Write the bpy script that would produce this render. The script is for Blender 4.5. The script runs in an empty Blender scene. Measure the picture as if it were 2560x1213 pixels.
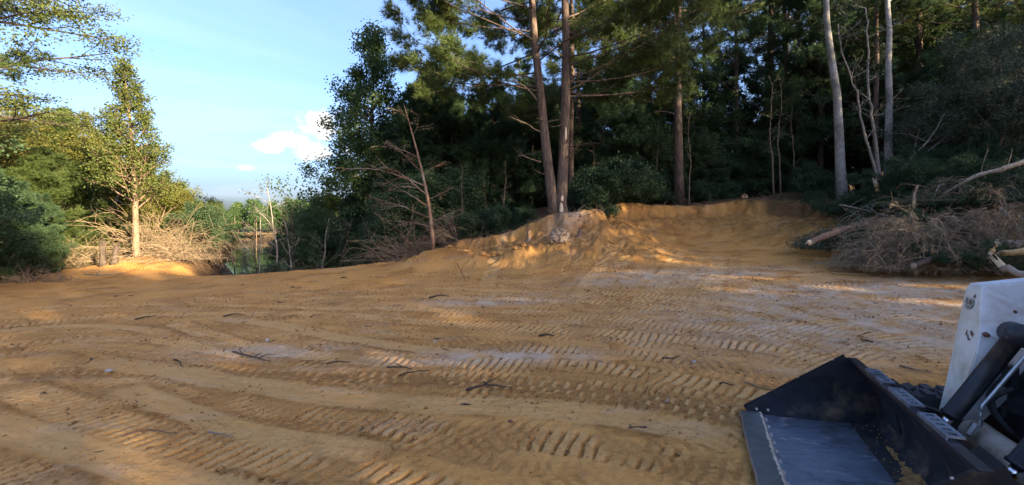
import bpy, math, random
import numpy as np
from mathutils import Vector, Matrix

# ---------------------------------------------------------------- camera, sky, sun
scene = bpy.context.scene
F = 1173.0                      # focal length in photo pixels (2560 wide)
EYE = 1.8
HOR = 580.0
cam_d = bpy.data.cameras.new('camera')
cam = bpy.data.objects.new('camera', cam_d)
scene.collection.objects.link(cam)
cam_d.sensor_width = 36.0
cam_d.lens = 36.0 * F / 2560.0
cam_d.shift_y = -26.5 / 2560.0
cam_d.clip_start = 0.05
cam_d.clip_end = 6000.0
cam.location = (0, 0, EYE)
cam.rotation_euler = (math.radians(90), 0, 0)
scene.camera = cam

SUN_EL = math.radians(15.0)
SUN_AZ = math.radians(130.0)     # compass bearing from +Y, clockwise: behind the camera, to the right
sun_dir = Vector((math.sin(SUN_AZ) * math.cos(SUN_EL), math.cos(SUN_AZ) * math.cos(SUN_EL), math.sin(SUN_EL)))
sun_d = bpy.data.lights.new('sun', 'SUN')
sun_d.energy = 4.6
sun_d.angle = math.radians(0.6)
sun_d.color = (1.0, 0.80, 0.52)
sun = bpy.data.objects.new('sun', sun_d)
sun.rotation_euler = sun_dir.to_track_quat('Z', 'Y').to_euler()
sun.location = (20, -40, 40)
scene.collection.objects.link(sun)

world = bpy.data.worlds.new('World')
scene.world = world
world.use_nodes = True
wn, wl = world.node_tree.nodes, world.node_tree.links
wn.clear()


def N(nodes, t, **kw):
    n = nodes.new(t)
    for k, v in kw.items():
        if k.startswith('i_'):
            key = k[2:]
            key = int(key) if key.isdigit() else key
            n.inputs[key].default_value = v
        else:
            setattr(n, k, v)
    return n


def math_n(nodes, links, op, a, b=None, c=None, clamp=False):
    n = nodes.new('ShaderNodeMath')
    n.operation = op
    n.use_clamp = clamp
    for i, v in enumerate((a, b, c)):
        if v is None:
            continue
        if isinstance(v, (int, float)):
            n.inputs[i].default_value = v
        else:
            links.new(v, n.inputs[i])
    return n.outputs[0]


def build_world():
    sky = N(wn, 'ShaderNodeTexSky', sky_type='NISHITA', sun_disc=False)
    sky.sun_elevation = SUN_EL
    sky.sun_rotation = SUN_AZ
    sky.altitude = 100.0
    sky.air_density = 1.0
    sky.dust_density = 5.5
    sky.ozone_density = 4.2
    tc = N(wn, 'ShaderNodeTexCoord')
    sep = N(wn, 'ShaderNodeSeparateXYZ')
    wl.new(tc.outputs['Generated'], sep.inputs[0])
    x, y, z = sep.outputs
    M = lambda *a, **k: math_n(wn, wl, *a, **k)
    # thin high cirrus spread over the whole dome
    zz = M('ADD', M('MAXIMUM', z, 0.0), 0.18)
    px, py = M('DIVIDE', x, zz), M('DIVIDE', y, zz)
    cv = N(wn, 'ShaderNodeCombineXYZ')
    wl.new(M('ADD', M('MULTIPLY', px, 0.34), M('MULTIPLY', py, 0.22)), cv.inputs[0])
    wl.new(M('SUBTRACT', M('MULTIPLY', py, 0.85), M('MULTIPLY', px, 0.55)), cv.inputs[1])
    n1 = N(wn, 'ShaderNodeTexNoise', i_Scale=1.15, i_Detail=7.0, i_Roughness=0.62, i_Distortion=0.5)
    wl.new(cv.outputs[0], n1.inputs['Vector'])
    r1 = N(wn, 'ShaderNodeMapRange', interpolation_type='SMOOTHSTEP')
    r1.inputs[1].default_value, r1.inputs[2].default_value = 0.44, 0.72
    r1.inputs[3].default_value, r1.inputs[4].default_value = 0.0, 0.42
    wl.new(n1.outputs['Fac'], r1.inputs[0])
    mix1 = N(wn, 'ShaderNodeMix', data_type='RGBA')
    mix1.inputs['B'].default_value = (2.0, 2.3, 2.7, 1)
    wl.new(r1.outputs[0], mix1.inputs['Factor'])
    tint = N(wn, 'ShaderNodeMix', data_type='RGBA', blend_type='MULTIPLY')
    tint.inputs['Factor'].default_value = 1.0
    tint.inputs['B'].default_value = (1.03, 0.93, 1.0, 1)
    wl.new(sky.outputs[0], tint.inputs['A'])
    wl.new(tint.outputs['Result'], mix1.inputs['A'])
    # small cumulus low over the pond
    az = M('ARCTAN2', x, y)
    cu = N(wn, 'ShaderNodeCombineXYZ')
    wl.new(az, cu.inputs[0]); wl.new(z, cu.inputs[1])
    n2 = N(wn, 'ShaderNodeTexNoise', i_Scale=26.0, i_Detail=9.0, i_Roughness=0.66)
    wl.new(cu.outputs[0], n2.inputs['Vector'])
    total = None
    for (ca, cz, ra, rz) in ((-0.385, 0.205, 0.052, 0.040), (-0.435, 0.172, 0.050, 0.026), (-0.475, 0.160, 0.040, 0.016),
                             (-0.40, 0.160, 0.065, 0.022), (-0.515, 0.118, 0.018, 0.006)):
        a = M('POWER', M('DIVIDE', M('SUBTRACT', az, ca), ra), 2.0)
        b = M('POWER', M('DIVIDE', M('SUBTRACT', z, cz), rz), 2.0)
        d = M('SUBTRACT', 1.0, M('SQRT', M('ADD', a, b)))
        total = d if total is None else M('MAXIMUM', total, d)
    dens = M('ADD', total, M('MULTIPLY', M('SUBTRACT', n2.outputs['Fac'], 0.52), 2.6))
    r2 = N(wn, 'ShaderNodeMapRange', interpolation_type='SMOOTHSTEP')
    r2.inputs[1].default_value, r2.inputs[2].default_value = -0.05, 0.50
    wl.new(dens, r2.inputs[0])
    mix2 = N(wn, 'ShaderNodeMix', data_type='RGBA')
    cc = N(wn, 'ShaderNodeMix', data_type='RGBA')
    cc.inputs['A'].default_value = (1.75, 1.85, 2.05, 1)
    cc.inputs['B'].default_value = (2.5, 2.45, 2.4, 1)
    wl.new(M('MULTIPLY', dens, 1.4, clamp=True), cc.inputs['Factor'])
    wl.new(r2.outputs[0], mix2.inputs['Factor'])
    wl.new(mix1.outputs['Result'], mix2.inputs['A'])
    wl.new(cc.outputs['Result'], mix2.inputs['B'])
    bg = N(wn, 'ShaderNodeBackground', i_Strength=0.10)
    out = N(wn, 'ShaderNodeOutputWorld')
    wl.new(mix2.outputs['Result'], bg.inputs[0])
    wl.new(bg.outputs[0], out.inputs[0])


build_world()
vs = scene.view_settings
vs.view_transform = 'Standard'
vs.look = 'None'
vs.gamma = 1.0
vs.use_curve_mapping = False
vs.exposure = 2.45

COL = scene.collection
random.seed(7)
rng = np.random.default_rng(11)
PI = math.pi


# ---------------------------------------------------------------- materials
def new_mat(name):
    m = bpy.data.materials.new(name)
    m.use_nodes = True
    m.node_tree.nodes.clear()
    return m, m.node_tree.nodes, m.node_tree.links


def leaf_mat(name, c1, c2, trans=0.35, c3=None, rough=0.55):
    m, n, l = new_mat(name)
    geo = N(n, 'ShaderNodeNewGeometry')
    ramp = N(n, 'ShaderNodeValToRGB')
    ramp.color_ramp.elements[0].color = (*c1, 1)
    ramp.color_ramp.elements[1].color = (*c2, 1)
    if c3:
        ramp.color_ramp.elements[1].position = 0.82
        e = ramp.color_ramp.elements.new(1.0)
        e.color = (*c3, 1)
    tc = N(n, 'ShaderNodeTexCoord')
    no = N(n, 'ShaderNodeTexNoise', i_Scale=0.9, i_Detail=3.0)
    l.new(tc.outputs['Object'], no.inputs['Vector'])
    f = math_n(n, l, 'ADD', math_n(n, l, 'MULTIPLY', geo.outputs['Random Per Island'], 0.55),
               math_n(n, l, 'MULTIPLY', math_n(n, l, 'SUBTRACT', no.outputs['Fac'], 0.28), 0.95), clamp=True)
    l.new(f, ramp.inputs[0])
    p = N(n, 'ShaderNodeBsdfPrincipled', i_Roughness=rough)
    p.inputs['Specular IOR Level'].default_value = 0.25
    t = N(n, 'ShaderNodeBsdfTranslucent')
    mx = N(n, 'ShaderNodeMixShader', i_Fac=trans)
    o = N(n, 'ShaderNodeOutputMaterial')
    l.new(ramp.outputs[0], p.inputs['Base Color'])
    l.new(ramp.outputs[0], t.inputs['Color'])
    l.new(p.outputs[0], mx.inputs[1]); l.new(t.outputs[0], mx.inputs[2])
    l.new(mx.outputs[0], o.inputs[0])
    return m


def bark_mat(name, c1, c2, sx=14.0, sz=2.5, bump=0.6, c3=None, rough=0.85):
    m, n, l = new_mat(name)
    tc = N(n, 'ShaderNodeTexCoord')
    mp = N(n, 'ShaderNodeMapping')
    mp.inputs['Scale'].default_value = (sx, sx, sz)
    l.new(tc.outputs['Object'], mp.inputs[0])
    no = N(n, 'ShaderNodeTexNoise', i_Scale=1.0, i_Detail=6.0, i_Roughness=0.65)
    vo = N(n, 'ShaderNodeTexVoronoi', i_Scale=0.9, feature='DISTANCE_TO_EDGE')
    l.new(mp.outputs[0], no.inputs['Vector']); l.new(mp.outputs[0], vo.inputs['Vector'])
    r = N(n, 'ShaderNodeValToRGB')
    r.color_ramp.elements[0].color = (*c1, 1); r.color_ramp.elements[1].color = (*c2, 1)
    r.color_ramp.elements[0].position = 0.3; r.color_ramp.elements[1].position = 0.72
    l.new(no.outputs['Fac'], r.inputs[0])
    col = r.outputs[0]
    if c3:
        n3 = N(n, 'ShaderNodeTexNoise', i_Scale=0.8, i_Detail=4.0)
        l.new(tc.outputs['Object'], n3.inputs['Vector'])
        mr = N(n, 'ShaderNodeMapRange'); mr.inputs[1].default_value = 0.48; mr.inputs[2].default_value = 0.62
        l.new(n3.outputs['Fac'], mr.inputs[0])
        mx = N(n, 'ShaderNodeMix', data_type='RGBA'); mx.inputs['B'].default_value = (*c3, 1)
        l.new(mr.outputs[0], mx.inputs['Factor']); l.new(col, mx.inputs['A'])
        col = mx.outputs['Result']
    p = N(n, 'ShaderNodeBsdfPrincipled', i_Roughness=rough)
    p.inputs['Specular IOR Level'].default_value = 0.2
    b = N(n, 'ShaderNodeBump', i_Strength=bump, i_Distance=0.03)
    h = math_n(n, l, 'ADD', math_n(n, l, 'MULTIPLY', vo.outputs['Distance'], 1.6), no.outputs['Fac'])
    l.new(h, b.inputs['Height'])
    l.new(col, p.inputs['Base Color']); l.new(b.outputs[0], p.inputs['Normal'])
    o = N(n, 'ShaderNodeOutputMaterial')
    l.new(p.outputs[0], o.inputs[0])
    return m


def solid_mat(name, c1, c2=None, rough=0.5, metal=0.0, scale=6.0, bump=0.0, dust=None, dust_amt=(0.5, 0.7), detail=5.0, spec=0.5):
    m, n, l = new_mat(name)
    tc = N(n, 'ShaderNodeTexCoord')
    no = N(n, 'ShaderNodeTexNoise', i_Scale=scale, i_Detail=detail, i_Roughness=0.6)
    l.new(tc.outputs['Object'], no.inputs['Vector'])
    r = N(n, 'ShaderNodeValToRGB')
    c2 = c2 or c1
    r.color_ramp.elements[0].color = (*c1, 1); r.color_ramp.elements[1].color = (*c2, 1)
    r.color_ramp.elements[0].position = 0.35; r.color_ramp.elements[1].position = 0.68
    l.new(no.outputs['Fac'], r.inputs[0])
    p = N(n, 'ShaderNodeBsdfPrincipled', i_Roughness=rough, i_Metallic=metal)
    p.inputs['Specular IOR Level'].default_value = spec
    col = r.outputs[0]
    rr = N(n, 'ShaderNodeMapRange')
    rr.inputs[3].default_value = max(0.05, rough - 0.10); rr.inputs[4].default_value = min(1.0, rough + 0.14)
    n2 = N(n, 'ShaderNodeTexNoise', i_Scale=scale * 2.7, i_Detail=4.0)
    l.new(tc.outputs['Object'], n2.inputs['Vector'])
    l.new(n2.outputs['Fac'], rr.inputs[0]); l.new(rr.outputs[0], p.inputs['Roughness'])
    if dust:
        n3 = N(n, 'ShaderNodeTexNoise', i_Scale=scale * 0.6, i_Detail=7.0, i_Roughness=0.7)
        l.new(tc.outputs['Object'], n3.inputs['Vector'])
        mr = N(n, 'ShaderNodeMapRange'); mr.inputs[1].default_value, mr.inputs[2].default_value = dust_amt
        l.new(n3.outputs['Fac'], mr.inputs[0])
        mx = N(n, 'ShaderNodeMix', data_type='RGBA'); mx.inputs['B'].default_value = (*dust, 1)
        l.new(mr.outputs[0], mx.inputs['Factor']); l.new(col, mx.inputs['A'])
        col = mx.outputs['Result']
        mm = math_n(n, l, 'MULTIPLY', math_n(n, l, 'SUBTRACT', 1.0, mr.outputs[0]), metal)
        l.new(mm, p.inputs['Metallic'])
    l.new(col, p.inputs['Base Color'])
    if bump:
        b = N(n, 'ShaderNodeBump', i_Strength=bump, i_Distance=0.01)
        l.new(n2.outputs['Fac'], b.inputs['Height']); l.new(b.outputs[0], p.inputs['Normal'])
    o = N(n, 'ShaderNodeOutputMaterial')
    l.new(p.outputs[0], o.inputs[0])
    return m


def ground_mat():
    m, n, l = new_mat('soil_ground')
    M = lambda *a, **k: math_n(n, l, *a, **k)
    tc = N(n, 'ShaderNodeTexCoord')
    pos = tc.outputs['Object']

    def noise(scale, detail=6.0, rough=0.6, dist=0.0):
        t = N(n, 'ShaderNodeTexNoise', i_Scale=scale, i_Detail=detail, i_Roughness=rough, i_Distortion=dist)
        l.new(pos, t.inputs['Vector'])
        return t.outputs['Fac']

    def attr(a):
        return N(n, 'ShaderNodeAttribute', attribute_name=a).outputs['Fac']

    def mix(f, a, b):
        x = N(n, 'ShaderNodeMix', data_type='RGBA')
        if isinstance(f, float): x.inputs['Factor'].default_value = f
        else: l.new(f, x.inputs['Factor'])
        for s, v in (('A', a), ('B', b)):
            if isinstance(v, tuple): x.inputs[s].default_value = (*v, 1)
            else: l.new(v, x.inputs[s])
        return x.outputs['Result']

    def rng_(v, a, b):
        r = N(n, 'ShaderNodeMapRange', interpolation_type='SMOOTHSTEP')
        r.inputs[1].default_value, r.inputs[2].default_value = a, b
        l.new(v, r.inputs[0])
        return r.outputs[0]
    smp = N(n, 'ShaderNodeMapping'); smp.inputs['Scale'].default_value = (0.55, 2.4, 1.0); smp.inputs['Rotation'].default_value = (0, 0, 0.12)
    l.new(pos, smp.inputs[0])
    st_ = N(n, 'ShaderNodeTexNoise', i_Scale=1.6, i_Detail=8.0, i_Roughness=0.72)
    l.new(smp.outputs[0], st_.inputs['Vector'])
    streak = st_.outputs['Fac']
    big, mid, fine = noise(0.35, 5), noise(2.4, 6, 0.65, 0.3), noise(22.0, 6, 0.7)
    base = mix(rng_(big, 0.35, 0.65), (0.60, 0.300, 0.082), (0.65, 0.350, 0.108))
    base = mix(M('MULTIPLY', rng_(streak, 0.42, 0.80), 0.42), base, (0.50, 0.242, 0.070))
    base = mix(M('MULTIPLY', attr('loose'), M('ADD', 0.35, M('MULTIPLY', rng_(fine, 0.30, 0.58), 0.65))), base, (0.42, 0.198, 0.058))
    base = mix(M('MULTIPLY', attr('pressed'), 0.8), base, mix(rng_(mid, 0.35, 0.7), (0.67, 0.432, 0.190), (0.62, 0.362, 0.132)))
    prints = None
    for (rot, sc, off, msc) in ((0.10, 2.7, 0.0, 1.3), (0.62, 2.9, 7.0, 1.7), (-0.45, 2.6, 13.0, 1.5)):
        mp = N(n, 'ShaderNodeMapping'); mp.inputs['Rotation'].default_value = (0, 0, rot); mp.inputs['Location'].default_value = (off, off, 0)
        l.new(pos, mp.inputs[0])
        wv = N(n, 'ShaderNodeTexWave', wave_type='BANDS', bands_direction='X', wave_profile='SIN')
        wv.inputs['Scale'].default_value = sc; wv.inputs['Distortion'].default_value = 6.5
        wv.inputs['Detail'].default_value = 4.0; wv.inputs['Detail Scale'].default_value = 0.8; wv.inputs['Detail Roughness'].default_value = 0.72
        l.new(mp.outputs[0], wv.inputs['Vector'])
        mk = N(n, 'ShaderNodeMapping'); mk.inputs['Scale'].default_value = (0.28, msc, 1); mk.inputs['Rotation'].default_value = (0, 0, rot * 0.6); mk.inputs['Location'].default_value = (off, 3 * off, 0)
        l.new(pos, mk.inputs[0])
        mn = N(n, 'ShaderNodeTexNoise', i_Scale=1.0, i_Detail=5.0, i_Roughness=0.6); l.new(mk.outputs[0], mn.inputs['Vector'])
        pv = M('MULTIPLY', rng_(wv.outputs['Fac'], 0.45, 0.85), rng_(mn.outputs['Fac'], 0.48, 0.60))
        prints = pv if prints is None else M('MAXIMUM', prints, pv)
    prints = M('MULTIPLY', prints, M('MULTIPLY', M('SUBTRACT', 1.0, attr('clean')), M('SUBTRACT', 1.0, attr('litter'))))
    prints = M('MULTIPLY', prints, M('SUBTRACT', 1.0, M('MULTIPLY', attr('cut'), 0.8)), clamp=True)
    prints = M('MULTIPLY', prints, M('ADD', 0.25, M('MULTIPLY', rng_(noise(0.9, 4, 0.6), 0.42, 0.60), 0.75)))
    base = mix(M('MULTIPLY', prints, 0.58), base, (0.30, 0.138, 0.038))
    gpatch = M('MULTIPLY', attr('grey'), rng_(mid, 0.30, 0.62))
    base = mix(M('MULTIPLY', gpatch, 0.85), base, (0.62, 0.51, 0.39))
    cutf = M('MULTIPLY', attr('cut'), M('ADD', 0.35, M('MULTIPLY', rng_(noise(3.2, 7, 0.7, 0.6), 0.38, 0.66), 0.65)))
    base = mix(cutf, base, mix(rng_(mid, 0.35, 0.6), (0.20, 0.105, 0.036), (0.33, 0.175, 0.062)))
    base = mix(M('MULTIPLY', attr('orange'), rng_(mid, 0.25, 0.6)), base, (0.55, 0.24, 0.055))
    lit = mix(rng_(fine, 0.35, 0.65), (0.050, 0.030, 0.018), (0.12, 0.075, 0.042))
    lit = mix(rng_(noise(0.8, 5), 0.5, 0.7), lit, (0.045, 0.050, 0.02))
    base = mix(M('MULTIPLY', attr('litter'), rng_(M('ADD', M('MULTIPLY', attr('litter'), 0.7), M('MULTIPLY', mid, 0.6)), 0.35, 0.75)), base, lit)
    base = mix(M('MULTIPLY', rng_(fine, 0.50, 0.72), 0.45), base, (0.27, 0.125, 0.036))
    grain = noise(95.0, 4, 0.7)
    base = mix(M('MULTIPLY', rng_(grain, 0.52, 0.75), 0.35), base, (0.17, 0.085, 0.028))
    base = mix(M('MULTIPLY', rng_(noise(48.0, 4, 0.7), 0.56, 0.78), 0.30), base, (0.66, 0.46, 0.25))
    p = N(n, 'ShaderNodeBsdfPrincipled', i_Roughness=0.92)
    p.inputs['Specular IOR Level'].default_value = 0.15
    l.new(base, p.inputs['Base Color'])
    h = M('ADD', M('MULTIPLY', fine, M('ADD', 0.25, M('MULTIPLY', attr('loose'), 0.9))), M('MULTIPLY', noise(70.0, 3), 0.25))
    h = M('ADD', h, M('MULTIPLY', noise(9.0, 5, 0.6), 0.5))
    h = M('SUBTRACT', h, M('MULTIPLY', prints, 0.16))
    b = N(n, 'ShaderNodeBump', i_Strength=1.0, i_Distance=0.07)
    l.new(h, b.inputs['Height']); l.new(b.outputs[0], p.inputs['Normal'])
    o = N(n, 'ShaderNodeOutputMaterial')
    l.new(p.outputs[0], o.inputs[0])
    return m


def water_mat():
    m, n, l = new_mat('pond_water')
    tc = N(n, 'ShaderNodeTexCoord')
    mp = N(n, 'ShaderNodeMapping'); mp.inputs['Scale'].default_value = (0.9, 0.35, 1)
    l.new(tc.outputs['Object'], mp.inputs[0])
    no = N(n, 'ShaderNodeTexNoise', i_Scale=1.2, i_Detail=3.0)
    l.new(mp.outputs[0], no.inputs['Vector'])
    b = N(n, 'ShaderNodeBump', i_Strength=0.05, i_Distance=0.05)
    l.new(no.outputs['Fac'], b.inputs['Height'])
    p = N(n, 'ShaderNodeBsdfPrincipled', i_Roughness=0.06)
    p.inputs['Base Color'].default_value = (0.012, 0.018, 0.012, 1)
    p.inputs['IOR'].default_value = 1.33
    l.new(b.outputs[0], p.inputs['Normal'])
    o = N(n, 'ShaderNodeOutputMaterial')
    l.new(p.outputs[0], o.inputs[0])
    return m


def steel_mat(name):
    m, n, l = new_mat(name)
    M = lambda *a, **k: math_n(n, l, *a, **k)
    tc = N(n, 'ShaderNodeTexCoord')

    def tex(scale, vec, detail=6.0, rough=0.65):
        mp = N(n, 'ShaderNodeMapping'); mp.inputs['Scale'].default_value = vec
        l.new(tc.outputs['Object'], mp.inputs[0])
        t = N(n, 'ShaderNodeTexNoise', i_Scale=scale, i_Detail=detail, i_Roughness=rough); l.new(mp.outputs[0], t.inputs['Vector'])
        return t.outputs['Fac']

    def rg(v, a, b):
        r = N(n, 'ShaderNodeMapRange', interpolation_type='SMOOTHSTEP'); r.inputs[1].default_value, r.inputs[2].default_value = a, b
        l.new(v, r.inputs[0]); return r.outputs[0]

    def mx(f, a, b):
        x = N(n, 'ShaderNodeMix', data_type='RGBA'); l.new(f, x.inputs['Factor'])
        for s_, v in (('A', a), ('B', b)):
            if isinstance(v, tuple): x.inputs[s_].default_value = (*v, 1)
            else: l.new(v, x.inputs[s_])
        return x.outputs['Result']
    scr = tex(6.0, (1.2, 22.0, 1.0), 8)
    blot = tex(2.2, (1, 1, 1), 7, 0.7)
    col = mx(rg(scr, 0.38, 0.66), (0.24, 0.30, 0.40), (0.46, 0.53, 0.64))  # scuffed steel, with the sky's reflected blue tinted into the colour
    col = mx(M('MULTIPLY', rg(blot, 0.50, 0.72), 0.8), col, (0.10, 0.12, 0.16))
    dirt = M('MULTIPLY', rg(tex(5.0, (1, 1, 1), 9, 0.75), 0.54, 0.74), 0.75)
    col = mx(dirt, col, (0.34, 0.23, 0.13))
    p = N(n, 'ShaderNodeBsdfPrincipled')
    l.new(col, p.inputs['Base Color'])
    l.new(M('MULTIPLY', M('SUBTRACT', 1.0, dirt), 0.85), p.inputs['Metallic'])
    l.new(M('ADD', 0.26, M('ADD', M('MULTIPLY', scr, 0.25), M('MULTIPLY', dirt, 0.4))), p.inputs['Roughness'])
    b = N(n, 'ShaderNodeBump', i_Strength=0.25, i_Distance=0.01); l.new(scr, b.inputs['Height']); l.new(b.outputs[0], p.inputs['Normal'])
    o = N(n, 'ShaderNodeOutputMaterial'); l.new(p.outputs[0], o.inputs[0])
    return m


MAT = {
    'ground': ground_mat(), 'water': water_mat(),
    'needle': leaf_mat('pine_needles', (0.042, 0.080, 0.026), (0.115, 0.150, 0.040), 0.38, (0.19, 0.17, 0.05)),
    'needle_dark': leaf_mat('pine_needles_deep', (0.036, 0.080, 0.042), (0.090, 0.145, 0.062), 0.40),
    'needle_cut': leaf_mat('cut_pine_needles', (0.025, 0.060, 0.030), (0.060, 0.105, 0.050), 0.3, (0.12, 0.11, 0.06)),
    'cedar': leaf_mat('cedar_sprays', (0.028, 0.060, 0.034), (0.068, 0.112, 0.050), 0.32, (0.10, 0.13, 0.05)),
    'gum': leaf_mat('sweetgum_leaves', (0.050, 0.085, 0.022), (0.120, 0.140, 0.034), 0.38, (0.17, 0.14, 0.04)),
    'oak': leaf_mat('broad_leaves', (0.040, 0.082, 0.030), (0.100, 0.150, 0.046), 0.40, (0.15, 0.16, 0.05)),
    'dark': leaf_mat('evergreen_leaves', (0.036, 0.074, 0.036), (0.090, 0.140, 0.060), 0.38),
    'olive': leaf_mat('olive_leaves', (0.085, 0.105, 0.022), (0.180, 0.170, 0.034), 0.42, (0.22, 0.17, 0.045)),
    'lime': leaf_mat('bright_leaves', (0.060, 0.110, 0.025), (0.120, 0.165, 0.035), 0.42, (0.16, 0.17, 0.05)),
    'greygreen': leaf_mat('willow_leaves', (0.050, 0.075, 0.045), (0.090, 0.115, 0.070), 0.3, (0.12, 0.14, 0.08)),
    'dryleaf': leaf_mat('dry_leaves', (0.14, 0.075, 0.035), (0.26, 0.16, 0.075), 0.3),
    'rust': leaf_mat('russet_leaves', (0.07, 0.040, 0.022), (0.15, 0.085, 0.04), 0.3, (0.10, 0.09, 0.04)),
    'far1': leaf_mat('far_tree_leaves', (0.045, 0.090, 0.022), (0.110, 0.160, 0.040), 0.3, (0.17, 0.18, 0.05)),
    'far2': leaf_mat('far_pine_leaves', (0.030, 0.070, 0.022), (0.070, 0.120, 0.034), 0.3),
    'far3': leaf_mat('far_shore_brush', (0.10, 0.085, 0.045), (0.20, 0.145, 0.085), 0.3, (0.10, 0.13, 0.04)),
    'pinebark': bark_mat('pine_bark', (0.048, 0.035, 0.028), (0.185, 0.132, 0.100), 11, 3.0, 1.0),
    'gumbark': bark_mat('gum_bark', (0.14, 0.095, 0.065), (0.27, 0.195, 0.13), 14, 3.0, 0.7),
    'darkbark': bark_mat('dark_bark', (0.040, 0.030, 0.024), (0.12, 0.090, 0.068), 14, 3.0, 0.7),
    'palebark': bark_mat('pale_bark', (0.22, 0.205, 0.185), (0.42, 0.40, 0.36), 9, 7.0, 0.5, (0.16, 0.16, 0.13)),
    'twig': bark_mat('dead_twig_wood', (0.13, 0.092, 0.062), (0.30, 0.225, 0.155), 18, 18, 0.3),
    'greytwig': bark_mat('grey_twig_wood', (0.15, 0.13, 0.11), (0.32, 0.29, 0.25), 18, 18, 0.3),
    'deadred': bark_mat('dead_cedar_wood', (0.13, 0.075, 0.05), (0.30, 0.19, 0.13), 18, 8, 0.4, (0.33, 0.27, 0.21)),
    'drytwig': bark_mat('straw_twig_wood', (0.15, 0.105, 0.064), (0.31, 0.235, 0.15), 18, 18, 0.3),
    'heart': bark_mat('split_fresh_wood', (0.42, 0.25, 0.09), (0.66, 0.45, 0.22), 30, 4, 0.5),
    'barewood': bark_mat('weathered_bare_wood', (0.26, 0.20, 0.145), (0.48, 0.39, 0.29), 22, 6, 0.5),
    'cutface': bark_mat('peeled_wood', (0.60, 0.46, 0.30), (0.74, 0.62, 0.45), 20, 10, 0.3),
    'stone': solid_mat('grey_stone', (0.26, 0.25, 0.24), (0.45, 0.43, 0.40), 0.85, 0, 14, 0.6),
    'clod': solid_mat('soil_clod', (0.22, 0.115, 0.042), (0.38, 0.225, 0.095), 0.95, 0, 30, 0.5, spec=0.1),
    'clodorange': solid_mat('orange_clay', (0.42, 0.19, 0.05), (0.58, 0.33, 0.12), 0.95, 0, 9, 0.5, spec=0.1),
    'bucket': solid_mat('worn_bucket_steel', (0.018, 0.020, 0.026), (0.045, 0.048, 0.056), 0.40, 0.55, 4, 0.2, (0.24, 0.165, 0.095), (0.53, 0.78)),
    'bucketfloor': steel_mat('scoured_floor_steel'),
    'edge': solid_mat('polished_cutting_edge', (0.28, 0.30, 0.33), (0.40, 0.42, 0.45), 0.36, 0.9, 8, 0.1),
    'bolt': solid_mat('bright_bolt', (0.50, 0.48, 0.44), (0.66, 0.63, 0.58), 0.45, 0.6, 20),
    'white': solid_mat('ivory_paint', (0.78, 0.74, 0.64), (0.84, 0.81, 0.74), 0.42, 0, 5, 0.05, (0.44, 0.33, 0.22), (0.42, 0.78)),
    'whitegrey': solid_mat('white_paint', (0.74, 0.77, 0.80), (0.82, 0.84, 0.86), 0.40, 0, 5, 0.05, (0.42, 0.33, 0.24), (0.48, 0.80)),
    'rustspot': solid_mat('rust_spot', (0.10, 0.040, 0.022), (0.20, 0.09, 0.05), 0.8, 0, 30),
    'decal': solid_mat('worn_decal', (0.10, 0.11, 0.09), (0.50, 0.47, 0.38), 0.6, 0, 40),
    'black': solid_mat('black_machine_paint', (0.016, 0.018, 0.022), (0.034, 0.036, 0.042), 0.40, 0.2, 6, 0.1, (0.16, 0.11, 0.065), (0.56, 0.8)),
    'rubber': solid_mat('track_rubber', (0.022, 0.024, 0.028), (0.05, 0.052, 0.056), 0.8, 0, 9, 0.4, (0.20, 0.14, 0.08), (0.60, 0.9)),
    'chrome': solid_mat('chrome_rod', (0.75, 0.75, 0.76), (0.85, 0.85, 0.86), 0.18, 1.0, 6),
    'pipe': solid_mat('zinc_pipe', (0.40, 0.41, 0.42), (0.55, 0.55, 0.55), 0.38, 0.8, 12),
    'dusty': solid_mat('dust_caked_tube', (0.36, 0.28, 0.20), (0.56, 0.48, 0.39), 0.85, 0, 7, 0.3, (0.12, 0.085, 0.06), (0.62, 0.8)),
}


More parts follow.
